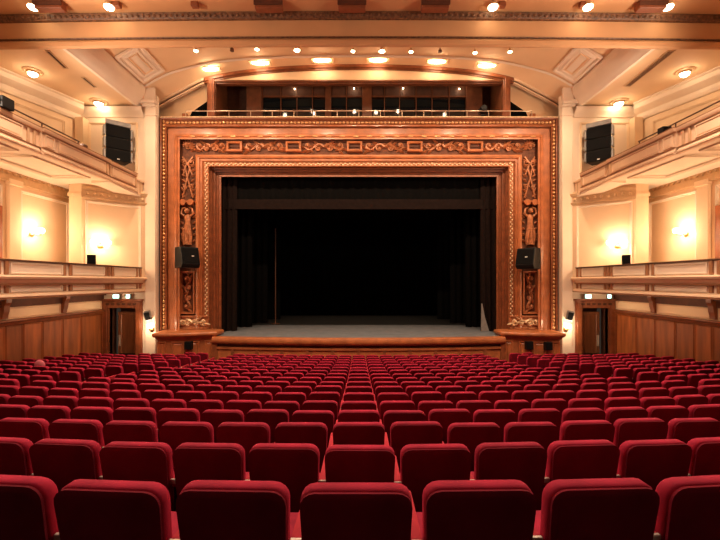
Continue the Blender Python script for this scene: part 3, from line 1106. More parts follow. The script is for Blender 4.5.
c0 = P(481, 331, 18.85)
m.grid([[(c0.x + a, 18.86 + 0.03 * math.sin(a * 40), ST + 0.01) for a in (0, 0.1, 0.2, 0.3, 0.4)], [(c0.x + a * 0.45 + 0.02, 18.88, ST + 0.7) for a in (0, 0.1, 0.2, 0.3, 0.4)],
        [(c0.x + a * 0.12 + 0.03, 18.90, ST + 1.35) for a in (0, 0.1, 0.2, 0.3, 0.4)]])
tag(m.build('gleam_patch', 'gleam_cloth', smooth=60), 'pale grey patch standing in for the gleam of light at the side curtain foot', 'light patch')  # gleam of light on the curtain foot, drawn as a pale patch
m = MB()
c0 = P(275.5, 300, 22.2)
m.tube([(c0.x, 22.2, ST), (c0.x, 22.2, 7.0)], 0.03, 8).lathe((c0.x, 22.2, ST), [(0.25, 0), (0.25, 0.04), (0.05, 0.06), (0.04, 0.1)])
tag(m.build('lighting_boom', 'rail_dark', smooth=40), 'slim upright metal pipe on a round base in the wings', 'pole')

# ------------------------------------------------------------------ balconies
XB = 9.6


def fascia_panels(root, spans, z0, z1, sx, x, name, steps, mat='balcony_paint'):
    for a, b in spans:
        m = MB(sx)
        m.panel((x, a, z0), (0, 1, 0), (0, 0, 1), (-1, 0, 0), b - a, z1 - z0, steps)
        at(root, m.build(name, mat))


for sx in (-1, 1):
    lab = 'lower balcony' 
    lb = thing('balcony', 'lower cream balcony front with two tiers of panels above the side door', 'balcony', (sx * XB, 12, 3.5), 0, 'lower balconies')
    ye, ys_ = 17.4, 3.0
    m = MB(sx)
    m.box(XB + 0.10, 11.5, ys_, ye, 3.50, 3.66).box(11.5, 12.5, ys_, ye, 3.50, 3.66)
    at(lb, m.build('balcony_floor', 'balcony_paint'))
    m = MB(sx)
    m.box(XB + 0.06, XB + 0.2, ys_, ye, 3.55, 4.56)
    at(lb, m.build('parapet', 'cream_light'))
    m = MB(sx)
    for prof in ([(0.06, 3.50), (-0.06, 3.52), (-0.10, 3.56), (-0.08, 3.62), (0.0, 3.66), (0.06, 3.67)],
                 [(0.06, 3.88), (0.0, 3.92), (-0.04, 3.95), (-0.06, 4.02), (-0.16, 4.06), (-0.18, 4.12), (-0.12, 4.16), (0.06, 4.17)]):
        m.grid([[(XB + d, y, z) for d, z in prof] for y in (ys_, ye)], False)
        m.grid([[(XB + d, ye, z) for d, z in prof], [(XB + 0.06, ye, z) for d, z in prof]])
    at(lb, m.build('cornice', 'balcony_paint', smooth=40))
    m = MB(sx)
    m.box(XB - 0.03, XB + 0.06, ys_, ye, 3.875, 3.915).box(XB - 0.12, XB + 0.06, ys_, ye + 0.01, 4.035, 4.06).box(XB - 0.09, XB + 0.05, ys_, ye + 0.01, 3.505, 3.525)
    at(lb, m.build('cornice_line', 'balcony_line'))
    m = MB(sx)
    m.box(XB + 0.0, XB + 0.24, ys_, ye + 0.02, 4.55, 4.61)
    at(lb, m.build('capping_rail', 'rail_dark', bevel=0.015, seg=1))
    bays = [(10.78, 12.70), (13.12, 14.78), (15.36, 16.85), (8.4, 10.35)]
    for a, b in bays:
        for z0, z1, nm in ((4.20, 4.53, 'upper_panel'), (3.68, 3.86, 'lower_panel')):
            m = MB(sx)
            m.panel((XB + 0.07, a, z0), (0, 1, 0), (0, 0, 1), (-1, 0, 0), b - a, z1 - z0, [(0, 0), (0.005, 0.05), (0.04, 0.05), (0.05, 0.02), (0.07, 0.02)])
            at(lb, m.build(nm, 'cream_light'))
    for y in (10.42, 10.66, 12.76, 13.03, 14.84, 15.04, 15.25, 16.92, 17.2):
        for z0, z1 in ((4.18, 4.55), (3.67, 3.88)):
            m = MB(sx)
            m.box(XB + 0.0, XB + 0.08, y - 0.055, y + 0.055, z0, z1)
            at(lb, m.build('fascia_post', 'balcony_line', bevel=0.01, seg=1))

    ub = thing('balcony', 'upper cream balcony front with broad panels and curved soffit', 'balcony', (sx * XB, 13, 7.8), 0, 'upper balconies')
    m = MB(sx)
    # fascia planes: the nearer part is set back a little
    segs = [(3.0, 11.80, 0.05), (11.80, 15.0, -0.03), (15.0, 16.9, 0.02)]
    for a, b, d in segs:
        m.box(XB + d + 0.04, XB + d + 0.2, a, b, 7.95, 8.62)
    m.box(XB + 0.05, XB + 0.22, 16.9, 17.43, 7.75, 8.40)
    at(ub, m.build('parapet', 'balcony_paint'))
    m = MB(sx)
    for a, b, d in segs:
        for prof in ([(0.04, 7.83), (-0.04, 7.84), (-0.07, 7.88), (-0.02, 7.93), (0.0, 7.97), (0.02, 8.03), (0.04, 8.04)], [(0.04, 8.52), (-0.03, 8.54), (-0.06, 8.60), (-0.06, 8.63), (0.2, 8.63)]):
            m.grid([[(XB + d + e, y, z) for e, z in prof] for y in (a, b)])
            m.grid([[(XB + d + e, b, z) for e, z in prof], [(XB + d + 0.08, b, z) for e, z in prof]])
            m.grid([[(XB + d + e, a, z) for e, z in prof], [(XB + d + 0.08, a, z) for e, z in prof]])
    m.box(XB, XB + 0.25, 16.9, 17.44, 8.36, 8.44).box(XB, XB + 0.25, 16.9, 17.44, 7.78, 7.86)
    at(ub, m.build('cornice', 'balcony_paint', smooth=40))
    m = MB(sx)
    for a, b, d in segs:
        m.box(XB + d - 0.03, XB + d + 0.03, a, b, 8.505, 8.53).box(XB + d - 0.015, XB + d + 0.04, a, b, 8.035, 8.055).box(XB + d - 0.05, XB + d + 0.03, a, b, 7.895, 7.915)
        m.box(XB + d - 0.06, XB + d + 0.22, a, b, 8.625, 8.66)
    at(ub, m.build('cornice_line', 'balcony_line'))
    for a, b, d in ((7.2, 11.2, 0.05), (12.45, 14.75, -0.03), (15.25, 16.75, 0.02), (11.90, 12.28, -0.03)):
        m = MB(sx)
        m.panel((XB + d + 0.045, a, 8.09), (0, 1, 0), (0, 0, 1), (-1, 0, 0), b - a, 0.38, [(0, 0), (0.005, 0.06), (0.03, 0.06), (0.045, 0.025), (0.06, 0.025), (0.075, 0.04)])
        at(ub, m.build('fascia_panel', 'balcony_paint'))
    for y, d in ((11.4, 0.05), (11.62, 0.05), (14.86, -0.03), (15.10, 0.02), (16.85, 0.02), (17.2, 0.05)):
        m = MB(sx)
        m.box(XB + d - 0.01, XB + d + 0.06, y - 0.04, y + 0.04, 8.06 if y < 17 else 7.88, 8.50 if y < 17 else 8.34)
        at(ub, m.build('fascia_post', 'balcony_brown', bevel=0.01, seg=1))
    m = MB(sx)
    rows = []
    for t in range(9):
        x = XB + 0.1 + (12.45 - XB - 0.1) * t / 8
        z = 7.86 + 0.10 * math.sin(math.pi * t / 8)
        rows.append([(x, y, z) for y in (3.0, 11.8, 15.0, 17.45)])
    m.grid(rows)
    m.box(XB + 0.1, 14.3, 3.0, 17.45, 7.98, 8.08)
    at(ub, m.build('soffit', 'cream_light', smooth=50))
    m = MB(sx)
    for a, b in ((12.1, 14.7), (9.2, 11.6)):
        m.rim((XB + 0.5, a, 7.90), (0, 1, 0), (1, 0, 0), (0, 0, -1), b - a, 1.5, 0.10, 0.05)
    at(ub, m.build('soffit_moulding', 'cream_light'))
    m = MB(sx)
    m.extrude([(XB + 0.02, 15.0, 7.84), (XB + 0.9, 15.3, 7.84), (XB + 0.7, 17.4, 7.7), (XB + 0.02, 17.4, 7.7)], (0, 0, 0.15))
    at(ub, m.build('end_corbel', 'cream_light'))
    m = MB(sx)
    m.tube([(XB + 0.15, 3.0, 8.86), (XB + 0.15, 13.6, 8.86)], 0.022, 6)
    at(ub, m.build('hand_rail', 'rail_dark'))
    for y in (13.55, 12.0, 10.4):
        m = MB(sx)
        m.tube([(XB + 0.15, y, 8.64), (XB + 0.15, y, 8.87)], 0.02, 6)
        at(ub, m.build('rail_stanchion', 'rail_dark'))

# ------------------------------------------------------------------ loudspeakers and other fittings


def wedge_speaker(sx):
    c = P(186, 268, 17.35) if sx < 0 else P(529.5, 269, 17.35)
    t = thing('jamb_loudspeaker', 'black wedge loudspeaker bracketed to the carved proscenium upright', 'speaker', tuple(c), sx * -0.92, 'wedge speakers on the proscenium')
    m = MB()
    rows = []
    for z, dy in ((0, 0.0), (0.16, -0.10), (0.92, 0.06)):
        rows.append([(-0.42, -0.36 + dy, z), (0.42, -0.36 + dy, z), (0.34, 0.34, z), (-0.34, 0.34, z)])
    m.grid(rows, True, True)
    m.build('cabinet', 'black_plastic', t, bevel=0.03)
    m = MB()
    m.panel((-0.37, -0.462, 0.21), (1, 0, 0), (0, 0.16, 0.76), (0, -1, 0.2), 0.74, 0.66, [(0, -0.02), (0.0, 0.012), (0.03, 0.016)])
    m.build('grille', 'grille_black', t)
    m = MB()
    m.panel((0.04, -0.42, 0.50), (1, 0, 0), (0, 0.16, 0.76), (0, -1, 0.2), 0.10, 0.035, [(0, 0), (0, 0.016)])
    m.build('badge', 'white_mark', t)
    m = MB()
    m.tube([(0, 0.3, 0.5), (0, 0.75, 0.5)], 0.05, 8)
    m.build('bracket', 'black_plastic', t)


def line_array(sx):
    c = P(117, 163, 16.9) if sx < 0 else P(600, 163, 16.9)
    t = thing('line_array', 'hanging line array of three black loudspeaker cabinets above the upper balcony', 'speaker', tuple(c), sx * -0.72, 'line array speakers')
    for k in range(3):
        z = 0.02 + 0.50 * k
        m = MB()
        m.prism([(-0.46, -0.30), (0.46, -0.30), (0.36, 0.34), (-0.36, 0.34)], z, z + 0.48)
        cb = m.build('cabinet', 'black_plastic', t, bevel=0.02)
        m = MB()
        m.box(-0.43, 0.43, -0.325, -0.30, z + 0.03, z + 0.45)
        m.build('grille', 'grille_black', cb)
    m = MB()
    m.box(-0.05, 0.05, -0.335, -0.325, 0.07, 0.11)
    m.build('badge', 'white_mark', t)
    m = MB()
    m.prism([(-0.48, -0.33), (0.48, -0.33), (0.38, 0.36), (-0.38, 0.36)], 1.52, 1.72)
    m.build('flying_frame', 'grey_metal', t, bevel=0.03)
    for s in (-1, 1):
        for k in range(3):
            z = 0.02 + 0.50 * k
            m = MB()
            m.box(s * 0.50 - 0.035, s * 0.50 + 0.035, -0.34, -0.02, z + 0.04, z + 0.44)
            m.build('side_plate', 'grey_metal', t, bevel=0.012, seg=1)
    m = MB()
    for s in (-0.25, 0.25):
        m.tube([(s, 0.30, 1.6), (s * 0.9, 0.50, 1.5)], 0.03, 6)
    m.build('wall_arm', 'grey_metal', t)


for sx in (-1, 1):
    wedge_speaker(sx)
    line_array(sx)


def sconce(c, rz, label, group, one=False):
    t = thing('wall_sconce', label, 'sconce', tuple(c), rz, group)
    m = MB()
    m.lathe((0, -0.02, 0), [(0.0, 0.02), (0.11, 0.02), (0.12, 0.0), (0.08, -0.03), (0.04, -0.05)], 12, 'y')
    m.build('backplate', 'brass', t, smooth=40)
    xs_ = (0,) if one else (-0.24, 0.24)
    for x in xs_:
        m = MB()
        m.tube([(0, -0.06, 0), (x * 0.5, -0.14, -0.06), (x, -0.16, -0.02), (x, -0.16, 0.06)], 0.018, 6)
        m.build('arm', 'brass', t, smooth=40)
        m = MB()
        m.lathe((x, -0.16, 0.05), [(0.03, 0), (0.10, 0.02), (0.13, 0.08), (0.12, 0.16), (0.085, 0.2)], 12)
        m.build('shade', 'sconce_glow', t, smooth=50)
    o = light('POINT', 'sconce_light', Vector(c) + Vector((math.sin(rz) * 0.4, -math.cos(rz) * 0.4, 0.12)), 56 if not one else 26, WARM, 0.12)
    return t


for sx in (-1, 1):
    w1 = Vector((sx * 12.38, 14.75, 5.78))
    sconce(w1, sx * -math.pi / 2, 'twin-shade wall sconce lit on the flat wall above the lower balcony', 'sconces on the flat side walls')
    sconce((sx * 12.38, 11.5, 5.78), sx * -math.pi / 2, 'twin-shade wall sconce lit on the wall above the lower balcony, furthest from the stage', 'sconces furthest from the stage')
    sconce((sx * 10.78, 16.26, 5.46), sx * -math.atan2(1.65, 1.86) , 'twin-shade wall sconce lit on the angled bay next to the stage', 'sconces on the angled bays')
    sconce((sx * 9.20, YF - 0.12, 1.86), 0, 'small glowing sconce low on the pilaster beside the proscenium', 'low sconces beside the proscenium', True)
    t = thing('pilaster_speaker', 'small tilted dark box speaker above the low sconce on the pilaster', 'speaker', (sx * 9.26, YF - 0.25, 2.28), sx * -0.3, 'small speakers on the pilasters')
    m = MB()
    m.box(-0.13, 0.13, -0.12, 0.12, 0, 0.40, Matrix.Rotation(sx * 0.2, 4, 'Y') @ Matrix.Rotation(0.15, 4, 'X'))
    m.build('cabinet', 'grey_metal', t, bevel=0.02)
    m = MB()
    m.box(-0.10, 0.10, -0.135, -0.12, 0.03, 0.37, Matrix.Rotation(sx * 0.2, 4, 'Y') @ Matrix.Rotation(0.15, 4, 'X'))
    m.build('grille', 'grille_black', t)
    # loudspeaker on the lower balcony rail
    c = P(81, 264.5, 14.2) if sx < 0 else P(637, 264.5, 14.2)
    t = thing('balcony_monitor', 'small black monitor speaker standing on the lower balcony rail', 'speaker', (sx * 9.72, c.y, 4.61), sx * -0.5, 'monitor speakers on the lower balcony')
    m = MB()
    m.prism([(-0.14, -0.13), (0.14, -0.13), (0.10, 0.13), (-0.10, 0.13)], 0, 0.34)
    m.build('cabinet', 'black_plastic', t, bevel=0.02)
    m = MB()
    m.box(-0.115, 0.115, -0.142, -0.13, 0.02, 0.32)
    m.build('grille', 'grille_black', t)
    # exit signs
    for k, xx in enumerate((10.71, 10.18) if sx < 0 else (10.12, 11.05)):
        t = thing('exit_sign', ('pale green lit exit sign above the side door', 'smaller pale green lamp beside the exit sign over the side door')[k], 'exit sign', (sx * xx, YF - 0.25, 3.22), 0, ('exit signs', 'exit lamps')[k])
        m = MB()
        m.box(-0.15 if k == 0 else -0.10, 0.15 if k == 0 else 0.10, 0, 0.08, 0, 0.20)
        m.build('housing', 'grey_metal', t, bevel=0.01, seg=1)
        m = MB()
        m.box(-0.13 if k == 0 else -0.08, 0.13 if k == 0 else 0.08, -0.012, 0, 0.02, 0.18)
        m.build('sign_face', 'exit_glow', t)

# bodies for the added spots hidden behind the cross beam
for p in ADDED_SPOTS:
    t = thing('added_beam_spot', 'added black spotlight hidden behind the ceiling cross beam', 'spotlight', p, 0, 'added spotlights behind the beam')
    m = MB()
    m.lathe((0, -0.12, 0), [(0.02, -0.22), (0.11, -0.20), (0.14, 0.06), (0.12, 0.06)], 10, 'y')
    m.build('spotlight_body', 'black_plastic', t, smooth=40)
    m = MB()
    m.tube([(0, -0.2, 0.05), (0, -0.2, 0.5)], 0.02, 6).tube([(0, -0.5, 0.5), (0, 0, 0.5)], 0.02, 6)
    m.build('hanger', 'black_plastic', t)

# added downlights, unseen under the lower balconies, brightening the stalls wall
for sx in (-1, 1):
    for y in (11.2, 13.8, 16.3):
        t = thing('added_soffit_lamp', 'added round downlight set in the underside of the lower balcony', 'lamp', (sx * 10.3, y, 3.5), 0, 'added downlights under the lower balconies')
        m = MB()
        m.lathe((0, 0, 0), [(0.12, 0), (0.12, -0.008), (0.09, -0.012)], 12)
        m.build('trim_ring', 'fitting', t)
        m = MB()
        m.lathe((0, 0, -0.002), [(0.09, 0), (0.06, -0.006), (0.01, -0.008)], 12)
        m.build('bulb', 'lamp_glow', t)
        light('POINT', 'added_soffit_light', (sx * 10.3, y, 3.36), 13, WARM, 0.08)

# stands for the added uplights, unseen behind the upper parapet
for p in ADDED_UPLIGHTS:
    t = thing('added_uplighter', 'added black floor uplighter hidden behind the upper balcony parapet', 'lamp', (p[0], p[1], 8.10), 0, 'added balcony uplighters')
    m = MB()
    m.lathe((0, 0, 0), [(0.16, 0), (0.16, 0.03), (0.03, 0.05), (0.03, 0.45), (0.10, 0.52), (0.13, 0.70), (0.12, 0.70), (0.09, 0.55)], 12)
    m.build('uplighter_stand', 'black_plastic', t, smooth=40)
    m = MB()
    m.lathe((0, 0, 0.55), [(0.08, 0), (0.11, 0.10), (0.02, 0.11)], 12)
    m.build('bulb', 'lamp_glow', t)

# black follow-spot boxes on the upper balconies
for label, px, py, Y, s in (('black box lamp on the upper balcony rail beside the metal hand rail', 6, 110, 10.6, 0.30), ('small dark box lamp on the upper balcony parapet across from the line array', 655, 134, 12.4, 0.2)):
    c = P(px, py, Y)
    t = thing('balcony_lamp', label, 'lamp', (math.copysign(9.72, c.x), c.y, 8.64))
    m = MB()
    m.box(-s * 0.7, s * 0.7, -s * 0.6, s * 0.6, 0.04, 0.04 + s)
    m.build('lamp_body', 'black_plastic', t, bevel=0.02)
    m = MB()
    m.box(-s * 0.4, s * 0.4, -s * 0.4, s * 0.4, 0, 0.05)
    m.build('base', 'black_plastic', t)
    m = MB()
    m.box(-s * 0.5, s * 0.5, -s * 0.62, -s * 0.6, 0.08, s)
    m.build('lens', 'glass_dark', t)
c = P(78, 141, 13.3)
t = thing('balcony_spot', 'tiny brown spotlight at the end of the upper balcony hand rail', 'lamp', (-9.7, 13.75, 8.64))
m = MB()
m.lathe((0, 0, 0.12), [(0.01, -0.1), (0.07, -0.09), (0.08, 0.1), (0.01, 0.09)], 10, 'y')
m.build('lamp_body', 'rail_dark', t, smooth=40)
m = MB()
m.box(-0.04, 0.04, -0.04, 0.04, 0, 0.08)
m.build('base', 'rail_dark', t)

# ------------------------------------------------------------------ ceiling lights


def vault_z(x):
    for (a, b), (c, d) in zip(VAULT, VAULT[1:]):
        if a <= x <= c:
            return b + (d - b) * (x - a) / (c - a)
    return 12.6


def round_lamp(c, r, label, group, rosette=True, power=11):
    t = thing('ceiling_lamp', label, 'ceiling lamp', tuple(c), 0, group)
    if rosette:
        m = MB()
        m.lathe((0, 0, 0), [(r * 1.9, 0.0), (r * 1.9, -0.02), (r * 1.5, -0.05), (r * 1.2, -0.03), (r * 1.1, -0.02)], 20)
        m.build('rosette', 'fitting', t, smooth=40)
    m = MB()
    m.lathe((0, 0, 0), [(r * 1.15, 0.0), (r * 1.15, -0.06), (r, -0.10), (r * 0.9, -0.08)], 16)
    m.build('housing', 'fitting', t, smooth=40)
    m = MB()
    m.lathe((0, 0, -0.07), [(r * 0.9, 0.0), (r * 0.85, -0.08), (r * 0.5, -0.13), (0.01, -0.14)], 16)
    m.build('bulb', 'lamp_glow', t, smooth=60)
    light('POINT', 'ceiling_lamp_light', (c[0], c[1], c[2] - 0.35), power, WARM, 0.1)


for sx in (-1, 1):
    Yl = 7.8 * F / (CY - 71)
    round_lamp((sx * (326 * Yl / F), Yl, 11.8), 0.17, 'round lit ceiling lamp over the upper balcony, nearer the cross beam', 'side ceiling lamps near the beam')
    Yl = 7.8 * F / (CY - 101.5)
    round_lamp((sx * (260 * Yl / F), Yl, 11.8), 0.19, 'round lit ceiling lamp with rosette in front of the wall beside the proscenium', 'side ceiling lamps near the proscenium')
    Yl = 7.8 * F / (CY - 78)
    t = thing('ceiling_spot', 'tiny lit ceiling downlight beside the wall cornice over the upper balcony', 'ceiling lamp', (sx * 345 * Yl / F, Yl, 11.8), 0, 'tiny side downlights')
    m = MB()
    m.lathe((0, 0, 0), [(0.10, 0), (0.10, -0.04), (0.08, -0.05)], 12)
    m.build('housing', 'fitting', t)
    m = MB()
    m.lathe((0, 0, -0.04), [(0.08, 0), (0.05, -0.05), (0.01, -0.06)], 12)
    m.build('bulb', 'lamp_glow', t)
# ventilation slots in the side ceilings
for label, a, b, w in (('short dark ventilation slot in the side ceiling with two sections', (47, 50), (66, 68), 0.16), ('small ventilation grille close to the ceiling lamp rosette', (83, 77), (95, 87), 0.14),
                       ('long dark ventilation slot across the side ceiling', (672, 50), (627, 86), 0.26)):
    Ya, Yb = 7.8 * F / (CY - a[1]), 7.8 * F / (CY - b[1])
    A, B = P(a[0], a[1], Ya), P(b[0], b[1], Yb)
    t = thing('ceiling_vent', label, 'vent', tuple(A))
    u = (B - A).normalized()
    pr = Vector((u.y, -u.x, 0))
    L = (B - A).length
    m = MB()
    m.panel(-pr * w / 2 + Vector((0, 0, 0)), u, pr, (0, 0, -1), L, w, [(0, 0), (0, 0.03), (0.03, 0.03), (0.04, 0.005)])
    m.build('vent_frame', 'fitting', t)
    m = MB()
    for k in range(4):
        q = -pr * (w / 2 - 0.045 - (w - 0.09) * k / 3)
        m.tube([q + u * 0.05 + Vector((0, 0, -0.012)), q + u * (L - 0.05) + Vector((0, 0, -0.012))], 0.012, 5)
    m.build('vent_slat', 'dark_wood', t)

# small spotlights on the vault crown
spots = [(196, 50, 1), (232, 50, 0), (257, 48.5, 1), (297, 49.5, 2), (353, 50.5, 1), (382, 50.5, 2), (411, 51, 1), (440, 51.5, 0), (475, 52, 1), (510, 51, 1)]
for px, py, kind in spots:
    x = (px - CX) * 16.85 / F
    Y = 16.85
    for _ in range(8):
        z = vault_z(x)
        Y = min(17.0, (z - CZ - 0.14) * F / (CY - py))
        x = (px - CX) * Y / F
    t = thing('vault_spotlight', {0: 'unlit little spotlight on the vault above the proscenium arch', 1: 'small lit spotlight on the vault above the proscenium arch', 2: 'larger lit spotlight on the vault close to the arch crown'}[kind],
              'spotlight', (x, Y, vault_z(x)), 0, ('unlit vault spots', 'small vault spots', 'large vault spots')[kind])
    r = 0.13 if kind == 2 else 0.09
    m = MB()
    m.tube([(0, 0, 0.02), (0, 0, -0.10)], 0.025, 6)
    m.lathe((0, 0, -0.08), [(0.02, 0.02), (r * 0.8, 0.0), (r, -0.10), (r * 0.9, -0.10)], 10)
    m.build('spotlight_body', 'fitting' if kind else 'rail_dark', t, smooth=40)
    if kind:
        m = MB()
        m.ball((0, 0, -0.17), (r, r, 0.05), 10, 5)
        m.build('bulb', 'lamp_glow', t, smooth=60)
        light('SPOT', 'vault_spot_light', (x, Y, vault_z(x) - 0.3), 120, WARM, 0.08, (x, Y + 0.5, 0), 150, 0.9)
# glowing ovals standing in for pools of light on the arch soffit
for px, py in ((210, 67.5), (260, 61.8), (322, 59.5), (378, 59.5), (437, 62.5), (487, 68)):
    x = (px - CX) * 17.55 / F
    z = vault_z(x) + 0.0
    zz = [zz_ for (xx_, zz_) in ARCH_IN]
    za = min(((abs(xx_ - x), zz_) for xx_, zz_ in ARCH_IN))[1]
    zmid = 0.6 * z + 0.4 * za - 0.02
    t = thing('arch_glow', 'glowing oval standing in for a warm pool of light on the arch soffit', 'lamp', (x, 17.55, zmid), 0, 'arch soffit glow ovals')
    m = MB()
    m.rim((-0.5, -0.2, 0.01), (1, 0, 0), (0, 1, 0), (0, 0, -1), 1.0, 0.4, 0.06, 0.03)
    m.build('trim_ring', 'fitting', t, smooth=40)
    m = MB()
    m.ball((0, 0, -0.01), (0.40, 0.13, 0.045), 14, 6)
    m.build('bulb', 'lamp_glow', t, smooth=60)  # the pool of light itself, given a glowing body
    light('POINT', 'arch_glow_light', (x, 17.42, zmid - 0.16), 14, WARM, 0.06)

# fittings on the auditorium ceiling in front of the beam
for label, px, lit, boxed, dx in (('brown box spotlight beside a bright round lamp on the ceiling', 33, 1, 1, 17), ('bright round lamp with a little brown bracket on the ceiling', 109, 1, 0, 8), ('small brown bracket on the ceiling', 195, 0, 0, 0),
                                  ('brown box speaker flush on the ceiling', 269, 0, 1, 0), ('brown box speaker flush on the ceiling', 352, 0, 1, 0), ('brown box speaker flush on the ceiling', 435, 0, 1, 0),
                                  ('bright round lamp with a little brown bracket on the ceiling', 493, 1, 0, 9), ('bright round lamp with a little brown bracket on the ceiling', 588, 1, 0, -5), ('brown box spotlight beside a bright round lamp on the ceiling', 668, 1, 1, -17)):
    Y = 11.5
    x = (px - CX) * Y / F
    z = 12.19
    t = thing('ceiling_fitting', label, 'ceiling fitting', (x, Y, z), 0, 'fittings: ' + label)
    bxo = dx * Y / F
    if boxed:
        m = MB()
        m.box(bxo - 0.40, bxo + 0.40, -0.1, 0.14, -0.20, 0.02)
        m.build('box_body', 'brown_box', t, bevel=0.015, seg=1)
        m = MB()
        m.box(bxo - 0.42, bxo + 0.42, -0.14, -0.1, -0.12, 0.0)
        m.build('box_lid', 'dark_wood', t)
    else:
        m = MB()
        m.box(bxo - 0.10, bxo + 0.10, -0.08, 0.08, -0.12, 0.02)
        m.build('bracket', 'brown_box', t, bevel=0.01, seg=1)
    if lit:
        m = MB()
        m.lathe((0, 0, 0), [(0.12, 0.02), (0.13, -0.05), (0.15, -0.10), (0.13, -0.10)], 12)
        m.build('lamp_housing', 'fitting', t, smooth=40)
        m = MB()
        m.ball((0, 0, -0.12), (0.14, 0.14, 0.07), 12, 6)
        m.build('bulb', 'lamp_glow', t, smooth=60)

# ------------------------------------------------------------------ seats


def rounded_back(m, w, h, th, lean, z0, y0, rc=0.07, n=4, taper=0.09):
    """Upholstered back: a rounded-rectangle outline lofted through its thickness."""
    def outline(ins):
        pts = []
        ww, hh = w / 2 - ins, h - 2 * ins
        r = max(rc - ins * 0.6, 0.015)
        for cx_, cz_, a0 in ((ww - r, hh - r, 0), (-ww + r, hh - r, 90), (-ww + 0.02, 0.02, 180), (ww - 0.02, 0.02, 270)):
            rr = r if cz_ > 0.1 else 0.02
            for k in range(n + 1):
                a = math.radians(a0 + 90 * k / n)
                pts.append((cx_ + rr * math.cos(a), cz_ + rr * math.sin(a) + ins))
        return pts
    rows = []
    for t, ins in ((-0.5, 0.035), (-0.42, 0.010), (-0.25, 0.0), (0.25, 0.0), (0.42, 0.012), (0.5, 0.045)):
        rows.append([(x * (1 - taper * (1 - z / h)), y0 + t * th + lean * (h - z), z0 + z) for x, z in outline(ins)])
    m.grid(rows, True, True)


def crown_edge(w, z0, y0, h, lean):
    pts = []
    ww = w / 2 - 0.026
    pts.append((ww * (1 - 0.09 * (1 - 0.12 / h)), y0 + lean * (h - 0.12), z0 + 0.12))
    for k in range(6):
        a = math.radians(90 * k / 5)
        z = h - 0.028 - 0.055 + 0.055 * math.sin(a)
        pts.append((ww - 0.055 + 0.055 * math.cos(a), y0 + lean * (h - z), z0 + z))
    for k in range(6):
        a = math.radians(90 + 90 * k / 5)
        z = h - 0.028 - 0.055 + 0.055 * math.sin(a)
        pts.append((-ww + 0.055 + 0.055 * math.cos(a), y0 + lean * (h - z), z0 + z))
    pts.append((-ww * (1 - 0.09 * (1 - 0.12 / h)), y0 + lean * (h - 0.12), z0 + 0.12))
    return pts


SW_ = 0.508
LEAN = 0.16
B_Z, B_H = 0.33, 0.62


def seat_meshes(low=False):
    n = 2 if low else 4
    out = {}
    m = MB()
    rounded_back(m, SW_, B_H, 0.095, LEAN, B_Z, 0.0, 0.075, n)
    out['backrest'] = m
    m = MB()
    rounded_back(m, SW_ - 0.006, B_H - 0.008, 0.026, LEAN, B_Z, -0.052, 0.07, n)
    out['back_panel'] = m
    m = MB()
    rounded_back(m, SW_ - 0.02, 0.14, 0.46, 0.0, 0.34, 0.42, 0.05, n, 0.0)
    out['seat_cushion'] = m
    m = MB()
    m.box(-0.028, 0.028, 0.03, 0.46, 0.62, 0.685)
    out['armrest'] = m
    m = MB()
    m.box(-0.029, 0.029, 0.012, 0.034, 0.652, 0.684)
    out['arm_plate'] = m
    m = MB()
    m.box(-0.022, 0.022, 0.06, 0.44, 0.0, 0.62).box(-0.03, 0.03, 0.10, 0.46, -0.02, 0.03)
    out['stanchion'] = m
    return out


SM = seat_meshes()
ME = {
    'backrest': SM['backrest'].mesh('backrest', 'velvet', 50),
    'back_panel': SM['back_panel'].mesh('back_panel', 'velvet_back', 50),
    'seat_cushion': SM['seat_cushion'].mesh('seat_cushion', 'velvet', 50),
    'armrest': SM['armrest'].mesh('armrest', 'velvet_arm', 50, 0.014),
    'arm_plate': SM['arm_plate'].mesh('arm_plate', 'arm_plate', None, 0.004, 1),
    'stanchion': SM['stanchion'].mesh('stanchion', 'seat_metal'),
}
m = MB()
m.tube(crown_edge(SW_ + 0.022, B_Z + 0.008, -0.060, B_H, LEAN), 0.0045, 5)
ME['piping'] = m.mesh('piping', 'piping', 60)

# single-mesh seat for the distant rows
LM = seat_meshes(True)
for k, mm_ in LM.items():
    if k in ('armrest', 'stanchion', 'arm_plate'):
        mm_.v = [(x + 0.27, y, z) for x, y, z in mm_.v]
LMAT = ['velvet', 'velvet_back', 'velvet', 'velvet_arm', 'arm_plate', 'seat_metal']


def joined(list_of_mats, name):
    """One mesh out of the six low-detail pieces placed by each matrix."""
    vs_, fs_, ms_ = [], [], []
    for M in list_of_mats:
        for mi, k in enumerate(('backrest', 'back_panel', 'seat_cushion', 'armrest', 'arm_plate', 'stanchion')):
            o = len(vs_)
            vs_ += [tuple(M @ Vector(p)) for p in LM[k].v]
            fs_ += [[i + o for i in f] for f in LM[k].f]
            ms_ += [mi] * len(LM[k].f)
    me = bpy.data.meshes.new(name)
    me.from_pydata(vs_, [], fs_)
    for mt in LMAT:
        me.materials.append(MATS[mt])
    me.polygons.foreach_set('material_index', ms_)
    bm = bmesh.new()
    bm.from_mesh(me)
    bmesh.ops.recalc_face_normals(bm, faces=bm.faces)
    bm.to_mesh(me)
    bm.free()
    me.shade_smooth()
    me.set_sharp_from_angle(angle=math.radians(50))
    return me


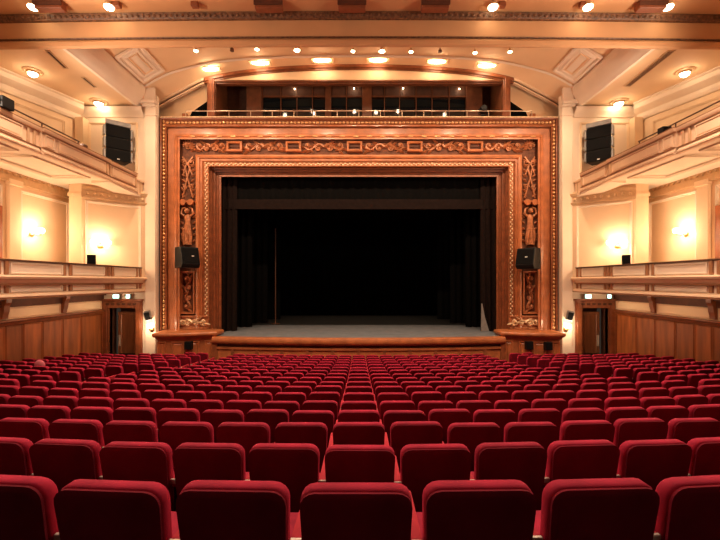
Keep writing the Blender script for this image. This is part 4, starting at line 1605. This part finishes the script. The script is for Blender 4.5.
FAR_SEAT = joined([Matrix()], 'theatre_seat')
ORD = ['first', 'second', 'third', 'fourth', 'fifth', 'sixth', 'seventh', 'eighth', 'ninth', 'tenth', 'eleventh', 'twelfth', 'thirteenth', 'fourteenth', 'fifteenth', 'sixteenth', 'seventeenth']
cand = []
for r, (Y, top, pitch, R) in enumerate(zip(ROW_Y, ROW_TOP, ROW_PITCH, ROW_R)):
    half = 11 if r <= 6 else (10 if r <= 10 else 9)
    xoff = {0: -0.012, 1: 0.008}.get(r, 0.0)
    pos = [(k * pitch + xoff, False, abs(k)) for k in range(-half, half + 1)]
    if r >= 3:
        start = 6.95 if r < 11 else 6.45
        k = 0
        while start + k * pitch < 11.0:
            for s in (-1, 1):
                pos.append((s * (start + k * pitch), True, k))
            k += 1
    for s_arc, sidex, end in pos:
        th = s_arc / R
        x, y = R * math.sin(th), Y + R * (1 - math.cos(th))
        lim = (360 * y / F) + (1.9 if r < 6 else 0.35)
        if abs(x) > lim or y > 16.1 or (y > 15.4 and abs(x) > 9.0):
            continue
        cand.append((y, x, th, r, sidex, top - SEAT_H, end))
cand.sort(key=lambda c: (c[3], abs(c[1])))
N_IND = 315
rest = []
for i, (y, x, th, r, sidex, z, idx) in enumerate(cand):
    rot = th + rng.uniform(-0.012, 0.012)
    zz = z + rng.uniform(-0.006, 0.006)
    yy = y + rng.uniform(-0.012, 0.012)
    if i >= N_IND:
        rest.append(Matrix.Translation((x, yy, zz)) @ Matrix.Rotation(rot, 4, 'Z'))
        continue
    nth = ORD[16 - r]
    if sidex:
        lab = 'red velvet seat by the wall, %s row back from the stage, %s from aisle' % (nth, ORD[idx])
    else:
        lab = 'red velvet theatre seat, %s row back from the stage, %s' % (nth, 'middle of the row' if idx == 0 else ORD[idx - 1] + ' from the middle')
    if r >= 8:
        o = link('theatre_seat', FAR_SEAT)
        o.location = (x, yy, zz)
        o.rotation_euler = (0, 0, rot)
        tag(o, lab, 'seat', 'red velvet seats in the stalls')
        continue
    t = thing('theatre_seat', lab, 'seat', (x, yy, zz), rot, 'red velvet seats in the stalls')
    b = link('backrest', ME['backrest'], t)
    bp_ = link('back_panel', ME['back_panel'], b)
    if r < 4:
        link('piping', ME['piping'], b)
    link('seat_cushion', ME['seat_cushion'], t)
    hp = ROW_PITCH[r] / 2
    for s in (1,):
        a = link('armrest', ME['armrest'], t)
        a.location = (s * hp, 0, 0)
        link('arm_plate', ME['arm_plate'], a)
        st = link('stanchion', ME['stanchion'], t)
        st.location = (s * hp, 0, 0)
o = link('front_rows_of_seats', joined(rest, 'front_rows_of_seats'))
tag(o, 'front rows of red velvet seats packed closest to the stage edge', 'seats', kind='stuff')

# rounded pale cushion propped on a seat by the side wall
c = P(37, 366, 10.9)
t = thing('round_cushion', 'rounded pale pink cushion propped on a seat by the panelled wall', 'cushion', (c.x, 11.0, 1.47))
m = MB()
m.ball((0, 0, 0.15), (0.16, 0.07, 0.16), 14, 8)
m.build('cushion_body', 'cushion_pink', t, smooth=60)
m = MB()
m.lathe((0, 0, 0.15), [(0.150, -0.012), (0.168, 0.0), (0.150, 0.012)], 18, 'y')
m.build('cushion_piping', 'piping', t, smooth=60)
